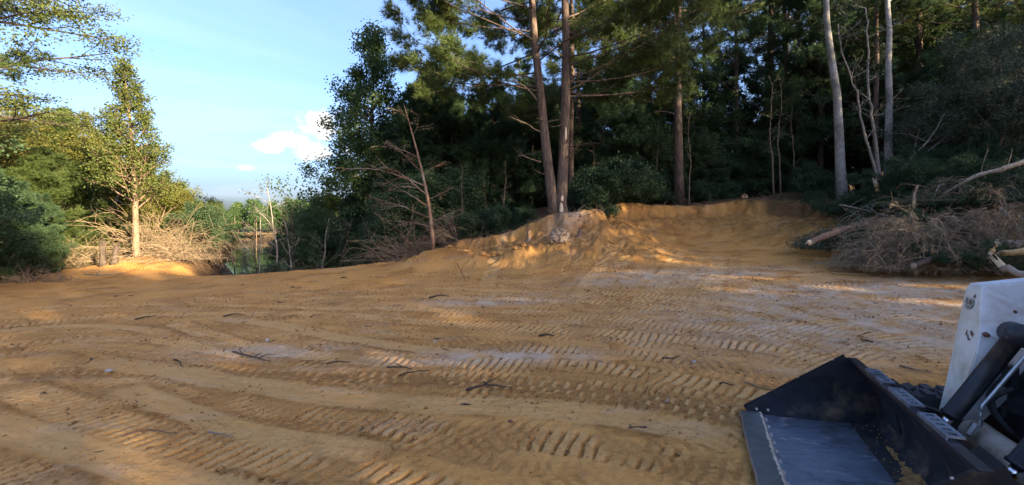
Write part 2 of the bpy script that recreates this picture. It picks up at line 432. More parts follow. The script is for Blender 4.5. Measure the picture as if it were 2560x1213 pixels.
# ---------------------------------------------------------------- mesh helpers
class Geo:
    def __init__(self):
        self.V, self.Q, self.T, self.n = [], [], [], 0

    def add(self, v, q=None, t=None):
        v = np.asarray(v, float).reshape(-1, 3)
        if q is not None and len(q): self.Q.append(np.asarray(q, np.int64).reshape(-1, 4) + self.n)
        if t is not None and len(t): self.T.append(np.asarray(t, np.int64).reshape(-1, 3) + self.n)
        self.V.append(v); self.n += len(v)

    def tube(self, pts, rad, k=6, cap=True):
        pts = np.asarray(pts, float); m = len(pts)
        rad = np.broadcast_to(np.asarray(rad, float), (m,))
        tan = np.gradient(pts, axis=0)
        tan /= np.linalg.norm(tan, axis=1, keepdims=True) + 1e-9
        ref = np.array((0, 0, 1.0)) if abs(tan[0, 2]) < 0.9 else np.array((1.0, 0, 0))
        s = np.cross(tan, ref); s /= np.linalg.norm(s, axis=1, keepdims=True) + 1e-9
        u = np.cross(s, tan)
        a = np.arange(k) * 2 * PI / k
        ring = pts[:, None] + rad[:, None, None] * (np.cos(a)[None, :, None] * s[:, None] + np.sin(a)[None, :, None] * u[:, None])
        i = np.arange(m - 1)[:, None] * k; j = np.arange(k)[None]; j2 = (j + 1) % k
        q = np.stack([i + j, i + j2, i + k + j2, i + k + j], -1).reshape(-1, 4)
        v = ring.reshape(-1, 3); t = None
        if cap:
            c0, c1 = m * k, m * k + 1
            v = np.vstack([v, pts[:1], pts[-1:]])
            jj = np.arange(k)
            t = np.vstack([np.stack([np.full(k, c0), (jj + 1) % k, jj], -1),
                           np.stack([np.full(k, c1), (m - 1) * k + jj, (m - 1) * k + (jj + 1) % k], -1)])
        self.add(v, q, t)

    def box(self, c, s, R=None):
        c = np.asarray(c, float); s = np.asarray(s, float) / 2
        v = np.array([(x, y, z) for x in (-1, 1) for y in (-1, 1) for z in (-1, 1)], float) * s
        if R is not None: v = v @ np.asarray(R).T
        self.add(v + c, [(0, 1, 3, 2), (4, 6, 7, 5), (0, 4, 5, 1), (2, 3, 7, 6), (0, 2, 6, 4), (1, 5, 7, 3)])

    def prism(self, prof, y0, y1):
        """closed profile [(x,z)] extruded along y (fan triangulated caps: convex-ish profiles)"""
        prof = np.asarray(prof, float); m = len(prof)
        a = np.column_stack([prof[:, 0], np.full(m, y0), prof[:, 1]]); b = a.copy(); b[:, 1] = y1
        q = [(i, (i + 1) % m, m + (i + 1) % m, m + i) for i in range(m)]
        c = prof.mean(0)
        v = np.vstack([a, b, [[c[0], y0, c[1]], [c[0], y1, c[1]]]])
        t = [(2 * m, (i + 1) % m, i) for i in range(m)] + [(2 * m + 1, m + i, m + (i + 1) % m) for i in range(m)]
        self.add(v, q, t)

    def leaves(self, P, A, L, W, r, fold=0.0):
        """rhombic leaves at P pointing along A"""
        P, A = np.asarray(P, float), np.asarray(A, float)
        k = len(P)
        A = A / (np.linalg.norm(A, axis=1, keepdims=True) + 1e-9)
        nrm = r.normal(size=(k, 3)); nrm[:, 2] += 0.8
        S = np.cross(A, nrm); S /= np.linalg.norm(S, axis=1, keepdims=True) + 1e-9
        Nn = np.cross(S, A)
        L = (np.broadcast_to(L, (k,)) * r.uniform(0.7, 1.25, k))[:, None]; W = (np.broadcast_to(W, (k,)) * r.uniform(0.75, 1.2, k))[:, None]
        v = np.stack([P, P + A * L * .45 + S * W * .5 + Nn * W * fold, P + A * L, P + A * L * .45 - S * W * .5 + Nn * W * fold], 1).reshape(-1, 3)
        self.add(v, np.arange(4 * k).reshape(-1, 4))

    def tufts(self, P, D, k, L, w, spread, r):
        """bundles of k thin needles"""
        P, D = np.asarray(P, float), np.asarray(D, float)
        n_ = len(P)
        D = D / (np.linalg.norm(D, axis=1, keepdims=True) + 1e-9)
        d = D[:, None] + spread * r.normal(size=(n_, k, 3))
        d /= np.linalg.norm(d, axis=2, keepdims=True) + 1e-9
        s = np.cross(d, r.normal(size=(n_, k, 3))); s /= np.linalg.norm(s, axis=2, keepdims=True) + 1e-9
        ln = L * r.uniform(0.65, 1.2, (n_, k, 1))
        p0 = P[:, None] + d * ln * 0.04
        tip = p0 + d * ln; tip[..., 2] -= 0.12 * ln[..., 0]
        v = np.stack([p0 - s * w / 2, p0 + s * w / 2, tip], 2).reshape(-1, 3)
        self.add(v, None, np.arange(3 * n_ * k).reshape(-1, 3))

    def mesh(self, name, mat, smooth=False):
        me = bpy.data.meshes.new(name)
        V = np.vstack(self.V) if self.V else np.zeros((0, 3))
        Q = np.vstack(self.Q) if self.Q else np.zeros((0, 4), np.int64)
        T = np.vstack(self.T) if self.T else np.zeros((0, 3), np.int64)
        me.vertices.add(len(V)); me.vertices.foreach_set('co', V.ravel().astype(np.float32))
        me.loops.add(Q.size + T.size)
        me.loops.foreach_set('vertex_index', np.concatenate([Q.ravel(), T.ravel()]).astype(np.int32))
        me.polygons.add(len(Q) + len(T))
        me.polygons.foreach_set('loop_start', np.concatenate([np.arange(len(Q)) * 4, Q.size + np.arange(len(T)) * 3]).astype(np.int32))
        me.polygons.foreach_set('use_smooth', np.full(len(Q) + len(T), smooth))
        me.update(calc_edges=True)
        if mat: me.materials.append(MAT[mat] if isinstance(mat, str) else mat)
        return me

    def build(self, name, mat, parent=None, smooth=False):
        o = bpy.data.objects.new(name, self.mesh(name, mat, smooth))
        COL.objects.link(o)
        if parent is not None:
            o.parent = parent
            if name in ('crown', 'branches', 'twigs', 'foliage', 'needles', 'dry_needles', 'splinters', 'stems', 'roots', 'cut_end', 'branch'): o['kind'] = 'stuff'
        return o


def empty(name, loc=(0, 0, 0), rz=0.0):
    o = bpy.data.objects.new(name, None)
    o.empty_display_size = 0.3
    o.location = loc; o.rotation_euler = (0, 0, rz)
    COL.objects.link(o)
    return o


def tag(o, label=None, cat=None, group=None, kind=None):
    if label: o['label'] = label
    if cat: o['category'] = cat
    if group: o['group'] = group
    if kind: o['kind'] = kind
    return o


def copy_tree(o, parent=None):
    c = o.copy(); COL.objects.link(c)
    if parent is not None: c.parent = parent
    for ch in o.children: copy_tree(ch, c)
    return c


def P(px, py, Y):
    return np.array(((px - 1280) / F * Y, Y, EYE - (py - HOR) / F * Y))


def pX(px, Y):
    return (px - 1280) / F * Y


# ---------------------------------------------------------------- terrain
def perlin(x, y, seed=0):
    r = np.random.default_rng(seed)
    perm = r.permutation(256); g = r.normal(size=(256, 2)); g /= np.linalg.norm(g, axis=1, keepdims=True)
    xi, yi = np.floor(x).astype(int), np.floor(y).astype(int)
    xf, yf = x - xi, y - yi
    u, v = xf * xf * xf * (xf * (xf * 6 - 15) + 10), yf * yf * yf * (yf * (yf * 6 - 15) + 10)

    def gr(a, b, fx, fy):
        h = perm[(perm[a & 255] + b) & 255]
        return g[h, 0] * fx + g[h, 1] * fy
    n00, n10 = gr(xi, yi, xf, yf), gr(xi + 1, yi, xf - 1, yf)
    n01, n11 = gr(xi, yi + 1, xf, yf - 1), gr(xi + 1, yi + 1, xf - 1, yf - 1)
    return (n00 * (1 - u) + n10 * u) * (1 - v) + (n01 * (1 - u) + n11 * u) * v


def fbm(x, y, s, oct_=3, seed=0):
    z = 0; a = 1.0
    for i in range(oct_):
        z = z + a * perlin(x * s, y * s, seed + i); a *= 0.5; s *= 2.03
    return z


def sstep(a, b, t):
    t = np.clip((t - a) / (b - a), 0, 1)
    return t * t * (3 - 2 * t)


def sdist(x, y, poly):
    """signed distance, positive inside"""
    poly = np.asarray(poly, float)
    best = np.full(x.shape, 1e9); ins = np.zeros(x.shape, bool)
    for i in range(len(poly)):
        a, b = poly[i], poly[(i + 1) % len(poly)]
        e = b - a
        t = np.clip(((x - a[0]) * e[0] + (y - a[1]) * e[1]) / (e @ e), 0, 1)
        best = np.minimum(best, (x - a[0] - t * e[0]) ** 2 + (y - a[1] - t * e[1]) ** 2)
        c = ((a[1] > y) != (b[1] > y)) & (x < (b[0] - a[0]) * (y - a[1]) / (b[1] - a[1] + 1e-12) + a[0])
        ins ^= c
    return np.where(ins, 1, -1) * np.sqrt(best)


WATER_Z = -1.5
POND = [(-12.9, 17.3), (-10, 16.9), (-7.5, 17.3), (-5.4, 17.8), (-4.0, 18.6), (-4.6, 22), (-6.5, 30), (-10, 45), (-25, 90), (-42, 150), (-44, 190),
        (-80, 197), (-150, 193), (-120, 150), (-62, 90), (-35, 50), (-22, 32), (-15.5, 24), (-13.4, 20)]
BANK = [(-4.6, 19.5), (-3.2, 17.6), (-1.5, 16.9), (0.2, 16.3), (1.6, 15.6), (3.0, 15.7), (4.1, 17.0), (4.5, 19.0), (5.6, 20.6), (7.4, 21.0), (9.7, 20.7), (10.9, 19.2),
        (11.2, 16.8), (11.4, 14.0), (11.6, 11.0), (13.5, 8.0), (30, -4), (300, -60), (400, 500), (-10, 500), (-30, 190), (-30, 150), (-14, 90), (-4, 45), (-3.6, 30), (-4.0, 22)]


def ground_z(x, y, full=False):
    x = np.asarray(x, float); y = np.asarray(y, float)
    yc = np.minimum(y, 24.0) + 0.02 * np.maximum(y - 24, 0).clip(0, 60)
    xc = np.clip(x, -12, 16)
    t = -0.2 + 0.083 * (yc - 5) + 0.056 * xc
    z = 0.16 * np.log1p(np.exp(np.clip(t / 0.16, -40, 40)))
    z = np.where(t > 5, t, z) * sstep(-12, 4, y)
    z = z + 0.06 * fbm(x, y, 0.25, 3, 3)
    # undisturbed ground above the cut bank
    d = sdist(x, y, BANK)
    dn = d + 0.32 * fbm(x, y, 0.9, 3, 21)
    h = 1.5 * sstep(-4.5, -0.5, x) * 0.55 + 1.5 * 0.45 * sstep(-1.0, 2.0, x)
    step = 0.62 * sstep(-2.3, 1.0, dn + 0.35 * fbm(x, y, 0.5, 2, 23)) + 0.38 * sstep(0.62, 1.10, dn + 0.20 * fbm(x, y, 2.4, 3, 24))
    z = z + h * step + 0.38 * step * fbm(x, y, 0.28, 2, 27) * sstep(60, 30, np.hypot(x, y))
    litter = sstep(0.75, 1.5, dn + 0.25 * fbm(x, y, 2.2, 3, 5)) * sstep(-6, -2.5, x)
    # shoulder of fill beside the pond and the mounds
    z = z + 0.50 * np.exp(-((x + 2.7) / 1.15) ** 2 - ((y - 16.3) / 1.1) ** 2)
    z = z + 0.55 * np.exp(-((x + 15.0) / 1.7) ** 2 - ((y - 19.0) / 1.5) ** 2)
    z = z + 0.28 * np.exp(-((x - 3.2) / 0.8) ** 2 - ((y - 16.8) / 0.7) ** 2)
    z = z + 0.30 * np.exp(-((x + 1.2) / 0.55) ** 2 - ((y - 15.4) / 0.4) ** 2) + 0.22 * np.exp(-((x - 0.1) / 0.5) ** 2 - ((y - 15.3) / 0.35) ** 2)
    litter = np.maximum(litter, sstep(17.6, 19.5, y + 0.8 * fbm(x, y, 0.8, 3, 8)) * sstep(-9, -13, x))
    litter = np.maximum(litter, sstep(-17.0, -19.5, x + 0.8 * fbm(x, y, 0.8, 3, 9)) * sstep(9, 13, y))
    litter = np.maximum(litter, sstep(-6, -10, y + 2 * fbm(x, y, 0.3, 3, 10)))
    litter = np.maximum(litter, sstep(60, 90, np.hypot(x, y)))
    litter = np.maximum(litter, sstep(0.0, 0.9, dn) * sstep(10.3, 11.3, x + 0.4 * fbm(x, y, 1.2, 2, 12)) * 0.9)
    # pond basin
    p = sdist(x, y, POND)
    pn = p + 0.22 * fbm(x, y, 0.8, 3, 31)
    z = z + (-3.0 - z) * sstep(-0.1, 3.2, pn)
    litter = np.maximum(litter, sstep(0.5, 0.9, pn))
    # ground rises beyond the far shore
    z = z + 0.045 * np.clip(y - 200, 0, 250) * (p < 0)
    z = z + 0.24 * np.clip(d - 26, 0, 60)
    if not full: return z
    orange = np.exp(-((x + 2.3) / 0.9) ** 2 - ((y - 17.0) / 0.8) ** 2) + 0.45 * np.exp(-((x + 14.3) / 0.7) ** 2 - ((y - 18.0) / 0.5) ** 2)
    return z, litter, np.clip(orange, 0, 1), step, pn


def gz(x, y):
    return float(ground_z(np.array([x]), np.array([y]))[0])


def gpt(px, py):
    """ground pixel of the flat foreground -> (x, y)"""
    Y = EYE * F / (py - HOR)
    for _ in range(25):
        Y = 0.5 * Y + 0.5 * np.clip((EYE - gz(pX(px, Y), Y)) * F / (py - HOR), 1.5, 24)
    return (pX(px, Y), Y)


def spline(pts, step=0.15):
    pts = np.asarray(pts, float)
    pp = np.vstack([2 * pts[0] - pts[1], pts, 2 * pts[-1] - pts[-2]])
    out = []
    for i in range(1, len(pp) - 2):
        n_ = max(2, int(np.linalg.norm(pp[i + 1] - pp[i]) / step))
        t = np.linspace(0, 1, n_, endpoint=False)[:, None]
        a, b, c, d = pp[i - 1:i + 3]
        out.append(0.5 * (2 * b + (c - a) * t + (2 * a - 5 * b + 4 * c - d) * t ** 2 + (3 * b - a - 3 * c + d) * t ** 3))
    return np.vstack(out + [pts[-1:]])


# track paths: (pixels along the ground, width, kind, cleat pitch, depth)
TRACKS = [
    # old passes leading up to the bank
    ([(1215, 770), (1225, 690), (1260, 640)], 0.42, 'cleat', 0.14, 0.035),
    ([(1430, 775), (1480, 690), (1560, 625)], 0.42, 'cleat', 0.14, 0.035),
    ([(1600, 760), (1660, 690), (1700, 625)], 0.42, 'cleat', 0.14, 0.035),
    ([(1760, 780), (1790, 690), (1800, 640)], 0.42, 'cleat', 0.14, 0.03),
    ([(700, 735), (1000, 722), (1300, 728), (1700, 745), (2000, 790)], 0.40, 'cleat', 0.14, 0.04),
    ([(480, 745), (900, 742), (1300, 748), (1700, 772), (2150, 840)], 0.40, 'cleat', 0.15, 0.045),
    ([(60, 770), (500, 762), (900, 770), (1230, 778), (1500, 792), (1900, 832), (2250, 900)], 0.36, 'cleat', 0.15, 0.05),
    ([(-100, 830), (300, 790), (700, 782), (1000, 800), (1230, 812), (1514, 832), (1890, 868), (2200, 930)], 0.40, 'cleat', 0.155, 0.055),
    ([(-150, 845), (150, 815), (330, 820), (420, 835)], 0.30, 'smooth', 0.15, 0.03),
    ([(-200, 900), (70, 860), (260, 845), (420, 850), (650, 890)], 0.45, 'cleat', 0.17, 0.055),
    ([(540, 795), (700, 812), (860, 845), (1020, 868), (1200, 880)], 0.34, 'smooth', 0.15, 0.05),
    ([(430, 805), (560, 850), (700, 880), (900, 900), (1100, 905), (1330, 910), (1560, 925), (1890, 985), (2100, 1060)], 0.40, 'cleat', 0.16, 0.055),
    ([(-80, 980), (120, 935), (330, 925), (600, 930), (800, 940), (1090, 948), (1470, 975), (1870, 1045), (2050, 1110)], 0.36, 'block', 0.19, 0.05),
    ([(230, 900), (420, 925), (700, 970), (1000, 1005), (1370, 1020), (1640, 1055), (1880, 1110)], 0.46, 'smooth', 0.15, 0.045),
    ([(-120, 950), (47, 975), (283, 1060), (614, 1131), (900, 1190), (1250, 1280)], 0.46, 'cleat', 0.17, 0.06),
    ([(-160, 1030), (60, 1075), (300, 1150), (560, 1230), (800, 1300)], 0.40, 'smooth', 0.16, 0.04),
    ([(300, 960), (420, 1010), (560, 1060), (760, 1100), (1000, 1140)], 0.34, 'smooth', 0.16, 0.03),
    ([(1900, 760), (2100, 815), (2300, 870), (2480, 950)], 0.40, 'cleat', 0.16, 0.04),
    ([(1850, 700), (2050, 745), (2250, 790), (2500, 850)], 0.40, 'cleat', 0.16, 0.035),
]


def build_ground():
    th_f = np.radians(np.linspace(-52, 52, 740))
    th_c = np.radians(np.linspace(52, 308, 54))[1:-1]
    th = np.concatenate([th_f, th_c])
    global GRID
    r = np.concatenate([[0.05, 0.5, 1.0, 1.5], 1.8 * np.exp(np.arange(0, math.log(27 / 1.8), 0.0054)), 27 * np.exp(np.arange(0.01, math.log(1600 / 27), 0.055))])
    GRID = (len(th), r, th)
    R, TH = np.meshgrid(r, th, indexing='ij')
    x, y = (R * np.sin(TH)).ravel(), (R * np.cos(TH)).ravel()
    z, litter, orange, step, pn = ground_z(x, y, True)
    near = (np.hypot(x, y) < 27) & (y > 0)
    xi, yi = x[near], y[near]
    n_lump = fbm(xi, yi, 3.0, 4, 41); n_mid = fbm(xi, yi, 1.1, 3, 44); n_fine = fbm(xi, yi, 11.0, 3, 47)
    n_str = fbm(xi * 0.6 + yi * 0.1, yi * 2.2, 1.0, 3, 49)
    n_cr = fbm(xi, yi, 26.0, 2, 52); n_cl = np.maximum(fbm(xi, yi, 7.0, 3, 55), 0) ** 1.3
    loose = 0.8 * sstep(-0.05, 0.45, 0.6 * n_mid + 0.5 * n_str + 0.4 * n_lump)
    h = 0.014 * n_mid + loose * (0.012 * n_lump + 0.012 * n_fine + 0.010 * n_cr + 0.022 * n_cl) + 0.006 * n_fine + 0.003 * n_cr
    pressed = 0.15 * sstep(0.15, -0.3, n_mid)
    grey = np.zeros_like(xi); clean = np.zeros_like(xi)
    jobs = []
    rt = np.random.default_rng(33)
    for (pix, w, kind, pitch, depth) in TRACKS:
        c = spline([gpt(*q) for q in pix], 0.25)
        jobs.append((1, c, w, kind, pitch, depth))
        tn = np.gradient(c, axis=0); tn /= np.linalg.norm(tn, axis=1, keepdims=True) + 1e-9
        nm = np.column_stack([-tn[:, 1], tn[:, 0]])
        for off in (0.75, -0.55):      # older, fainter passes alongside
            cc = c + nm * (off + rt.normal() * .15) + np.cumsum(rt.normal(size=c.shape), axis=0) * .006
            jobs.append((0, cc, 0.42, 'cleat', 0.15, 0.042))
    jobs.sort(key=lambda j: j[0])
    for ti, (new, c, w, kind, pitch, depth) in enumerate(jobs):
        depth *= 0.46; pitch *= 0.74
        lo, hi = c.min(0) - 1.0, c.max(0) + 1.0
        sel = np.where((xi > lo[0]) & (xi < hi[0]) & (yi > lo[1]) & (yi < hi[1]))[0]
        sx, sy = xi[sel], yi[sel]
        best = np.full(len(sel), 1e9); sd = np.zeros(len(sel)); arc = np.zeros(len(sel)); s0 = 0.0
        for a, b in zip(c[:-1], c[1:]):
            e = b - a; ln = math.hypot(*e)
            if ln < 1e-6: continue
            t = ((sx - a[0]) * e[0] + (sy - a[1]) * e[1]) / (ln * ln)
            tcl = np.clip(t, 0, 1)
            d2 = (sx - a[0] - tcl * e[0]) ** 2 + (sy - a[1] - tcl * e[1]) ** 2
            k = d2 < best
            best[k] = d2[k]; arc[k] = (s0 + tcl * ln)[k]
            sd[k] = (((sx - a[0]) * e[1] - (sy - a[1]) * e[0]) / ln)[k]
            s0 += ln
        dist = np.sqrt(best)
        wob = 0.03 * perlin(sx * 2.5, sy * 2.5, 60 + ti)
        m = sstep(w / 2 + 0.03, w / 2 - 0.03, dist + wob)
        m *= sstep(0, 0.35, arc) * sstep(0, 0.35, s0 - arc)
        brk = sstep(-0.42 if new else -0.15, 0.02 if new else 0.25, perlin(sx * 1.3, sy * 1.3, 80 + ti) + 0.5 * perlin(sx * 4, sy * 4, 90 + ti))
        if kind == 'cleat':
            ph = (arc + 0.02 * perlin(sx * 6, sy * 6, 70 + ti) + 0.10 * sd + 0.05 * perlin(sx * 1.7, sy * 1.7, 75 + ti)) / pitch
            f = ph - np.floor(ph)
            bar = sstep(0.32, 0.42, f) * sstep(0.70, 0.60, f)
            prof = -depth * 0.30 - depth * 1.15 * bar * brk + 0.006 * n_lump[sel] + (0.008 * n_cr[sel] + 0.010 * n_fine[sel]) * (1 - 0.6 * brk)
            pr = (0.95 - 0.9 * bar) * (0.30 + 0.70 * brk); lo_ = np.clip(0.10 + 0.9 * bar * brk + 0.35 * (1 - brk), 0, 1)
        elif kind == 'block':
            ph = arc / pitch + 0.5 * (sd > 0)
            f = ph - np.floor(ph)
            bar = sstep(0.30, 0.38, f) * sstep(0.74, 0.64, f) * sstep(0.02, 0.05, np.abs(sd))
            prof = -depth * 0.8 + depth * 0.8 * bar * brk + 0.010 * n_lump[sel]
            pr = 0.2 + 0.75 * bar * brk; lo_ = 1 - 0.8 * bar * brk
        else:
            prof = -depth * 0.45 + 0.006 * n_mid[sel] + 0.003 * n_fine[sel] + 0.004 * np.sin(sd * 40)
            pr = 0.62 + 0.25 * np.clip(n_lump[sel], -1, 1); lo_ = np.clip(0.12 + 0.5 * n_fine[sel] + 0.4 * n_mid[sel], 0.03, 0.6)
        clean[sel] = np.maximum(clean[sel], m * new * sstep(-.35, .1, n_lump[sel] + 2.5 * (m - .55)))
        berm = np.exp(-((dist - w / 2 - 0.05) / 0.045) ** 2) * (0.004 + 0.014 * np.clip(n_lump[sel], -0.2, 1)) * (1.0 if new else 0.25) * sstep(0, 0.35, arc) * sstep(0, 0.35, s0 - arc)
        keep = (0.30 if kind != 'smooth' else 0.08) if new else 0.7
        h[sel] = h[sel] * (1 - m * (1 - keep)) + prof * m + berm
        if not new: pr, lo_, m = pr * .85, lo_, m * .85
        pressed[sel] = pressed[sel] * (1 - m) + pr * m
        loose[sel] = np.clip(loose[sel] * (1 - m) + lo_ * m + 0.9 * np.clip(berm / 0.012, 0, 1) * new, 0, 1)
    # pale clay smears
    for (gx, gy, a, b) in ((gpt(1420, 655) + (0.7, 0.7)), (gpt(2080, 790) + (2.8, 1.7)), (gpt(1230, 890) + (1.6, .35)), (gpt(1240, 752) + (1.6, .5)), (gpt(650, 880) + (1.0, .4)),
                           (gpt(1700, 690) + (2.5, 1.0)), (gpt(2300, 740) + (2.8, 1.6)), (gpt(2200, 840) + (1.6, .8)), (gpt(1980, 735) + (1.8, 1.0))):
        grey = np.maximum(grey, np.exp(-((xi - gx) / a) ** 2 - ((yi - gy) / b) ** 2))
    grey = np.clip(1.35 * grey + 0.25 * (n_str > 0.3), 0, 1) * (1 - 0.5 * loose)
    # clods and erosion on the cut face
    n_er = fbm(xi, yi, 1.9, 4, 58)
    h += (step[near] * (1 - step[near]) * 4) * (0.12 * n_lump + 0.08 * n_mid + 0.13 * n_er + 0.06 * n_fine) + 0.05 * litter[near] * n_lump
    fade = 1 - sstep(18, 27, np.hypot(xi, yi))
    z[near] += h * fade
    nr, nt = R.shape
    i = np.arange(nr - 1)[:, None] * nt; j = np.arange(nt)[None]; j2 = (j + 1) % nt
    q = np.stack([i + j, i + nt + j, i + nt + j2, i + j2], -1).reshape(-1, 4)
    g = Geo(); g.add(np.column_stack([x, y, z]), q)
    o = g.build('ground', 'ground', smooth=True)
    me = o.data

    def fa(name, arr):
        at = me.attributes.new(name, 'FLOAT', 'POINT'); at.data.foreach_set('value', arr.astype(np.float32))
    full = lambda a: (lambda b: (b.__setitem__(near, a), b)[1])(np.zeros(len(x)))
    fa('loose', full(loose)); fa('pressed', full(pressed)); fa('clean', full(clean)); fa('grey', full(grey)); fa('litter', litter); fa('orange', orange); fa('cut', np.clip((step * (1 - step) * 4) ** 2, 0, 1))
    tag(o, kind='structure')
    return o


ground = build_ground()


def build_pond():
    g = Geo()
    g.add([(-220, 14, WATER_Z), (10, 14, WATER_Z), (10, 215, WATER_Z), (-220, 215, WATER_Z)], [(0, 1, 2, 3)])
    tag(g.build('pond', 'water'), kind='structure')


build_pond()


# ---------------------------------------------------------------- growing things
def unit(v):
    v = np.asarray(v, float)
    return v / (np.linalg.norm(v) + 1e-9)


def grow(wood, start, d, length, r0, level, r, anchors, up=0.0, jit=0.12, subs=(5, 4), spread=0.9, flat=1.0, kmin=3, seg=5, f0=0.25, r_min=0.004):
    """one limb with recursive side branches; anchors collect (pos, dir) along the finest wood"""
    d = unit(d); pts = [np.asarray(start, float)]; dirs = [d]
    for i in range(seg):
        d = unit(d + np.array((0, 0, up)) / seg + jit * r.normal(size=3) * np.array((1, 1, flat)))
        pts.append(pts[-1] + d * length / seg); dirs.append(d)
    pts = np.array(pts)
    rad = np.linspace(r0, max(r0 * 0.25, r_min), seg + 1)
    wood.tube(pts, rad, 5 if level > 1 else kmin, cap=False)
    if level <= 0:
        for i in range(1, seg + 1): anchors.append((pts[i], dirs[i]))
        return
    ns = subs[len(subs) - level] if level <= len(subs) else subs[0]
    for i in range(ns):
        f = f0 + (1 - f0) * (i + r.uniform(0, 1)) / ns
        k = min(int(f * seg), seg - 1); a = f * seg - k
        p = pts[k] * (1 - a) + pts[k + 1] * a
        side = np.cross(dirs[k], (0, 0, 1)); side = unit(side + 1e-6)
        upv = np.cross(side, dirs[k])
        ang = r.choice((0, PI)) + r.normal() * 0.6 * flat
        nd = unit(dirs[k] * r.uniform(0.5, 1.0) + spread * (math.cos(ang) * side + math.sin(ang) * upv))
        grow(wood, p, nd, length * r.uniform(0.32, 0.55) * (1.15 - 0.55 * f), rad[k] * 0.55, level - 1, r, anchors, up, jit, subs, spread, flat, kmin, max(3, seg - 1), 0.25, r_min)
    anchors.append((pts[-1], dirs[-1]))


def wobble_path(base, top, n, amp, r):
    t = np.linspace(0, 1, n)[:, None]
    p = np.asarray(base) * (1 - t) + np.asarray(top) * t
    w = np.cumsum(r.normal(size=(n, 3)) * amp, axis=0) * np.array((1, 1, 0)); w -= w[:1]
    return p + w * (t ** 0.7)


def at_path(path, f):
    s = f * (len(path) - 1); k = min(int(s), len(path) - 2); a = s - k
    return path[k] * (1 - a) + path[k + 1] * a


def pine_parts(H, r0, seed, crown0=0.4, limb=3.2, nl=34, per=7, k=16, nlen=0.24, nw=0.016, lean=(0, 0), stubs=8, leafmat='needle', bark='pinebark', subs=(5, 3), azbias=None, path=None, droop=0.30):
    """returns meshes: trunk wood and needle crown of a long-needled pine"""
    r = np.random.default_rng(seed)
    trunk, wood, crown = Geo(), Geo(), Geo()
    pth = wobble_path((0, 0, -0.3), (lean[0], lean[1], H), 14, H * 0.004, r) if path is None else np.asarray(path, float)
    fr = np.linspace(0, 1, len(pth))
    rad = r0 * (1.0 - 0.78 * fr) * (1 + 0.35 * np.exp(-fr * 28))
    trunk.tube(pth, rad, 12)
    anchors = []
    for i in range(nl):
        f = crown0 + (0.985 - crown0) * ((i + r.uniform(0, 1)) / nl)
        p = at_path(pth, f)
        az = r.uniform(0, 2 * PI) if azbias is None else azbias(r, f)
        g = (f - crown0) / (1 - crown0)
        ln = limb * (0.55 + 0.9 * math.sin(PI * min(1, 0.22 + g * 0.75))) * (1.0 - 0.62 * g) * r.uniform(0.75, 1.2)
        el = -0.10 + 0.75 * g + r.normal() * 0.12
        d = (math.cos(az) * math.cos(el), math.sin(az) * math.cos(el), math.sin(el))
        grow(wood, p, d, ln, r0 * 0.17 * (1 - 0.6 * g), 2, r, anchors, up=droop, jit=0.10, subs=subs, spread=0.85, flat=0.6, f0=0.35, r_min=0.006)
    for i in range(stubs):
        f = r.uniform(0.12, crown0)
        az = r.uniform(0, 2 * PI)
        q = []
        grow(trunk, at_path(pth, f), (math.cos(az), math.sin(az), r.uniform(-0.3, 0.3)), r.uniform(0.4, 1.7), 0.028, 0, r, q, up=0.1, jit=0.12, seg=4)
    A = np.array([a for a, _ in anchors]); D = np.array([d for _, d in anchors])
    reps = max(1, per)
    A2 = np.repeat(A, reps, 0) + r.normal(size=(len(A) * reps, 3)) * 0.10
    D2 = np.repeat(D, reps, 0) + r.normal(size=(len(A) * reps, 3)) * 0.45; D2[:, 2] += 0.25
    crown.tufts(A2, D2, k, nlen, nw, 0.42, r)
    return trunk, wood, crown, (bark, bark, leafmat)


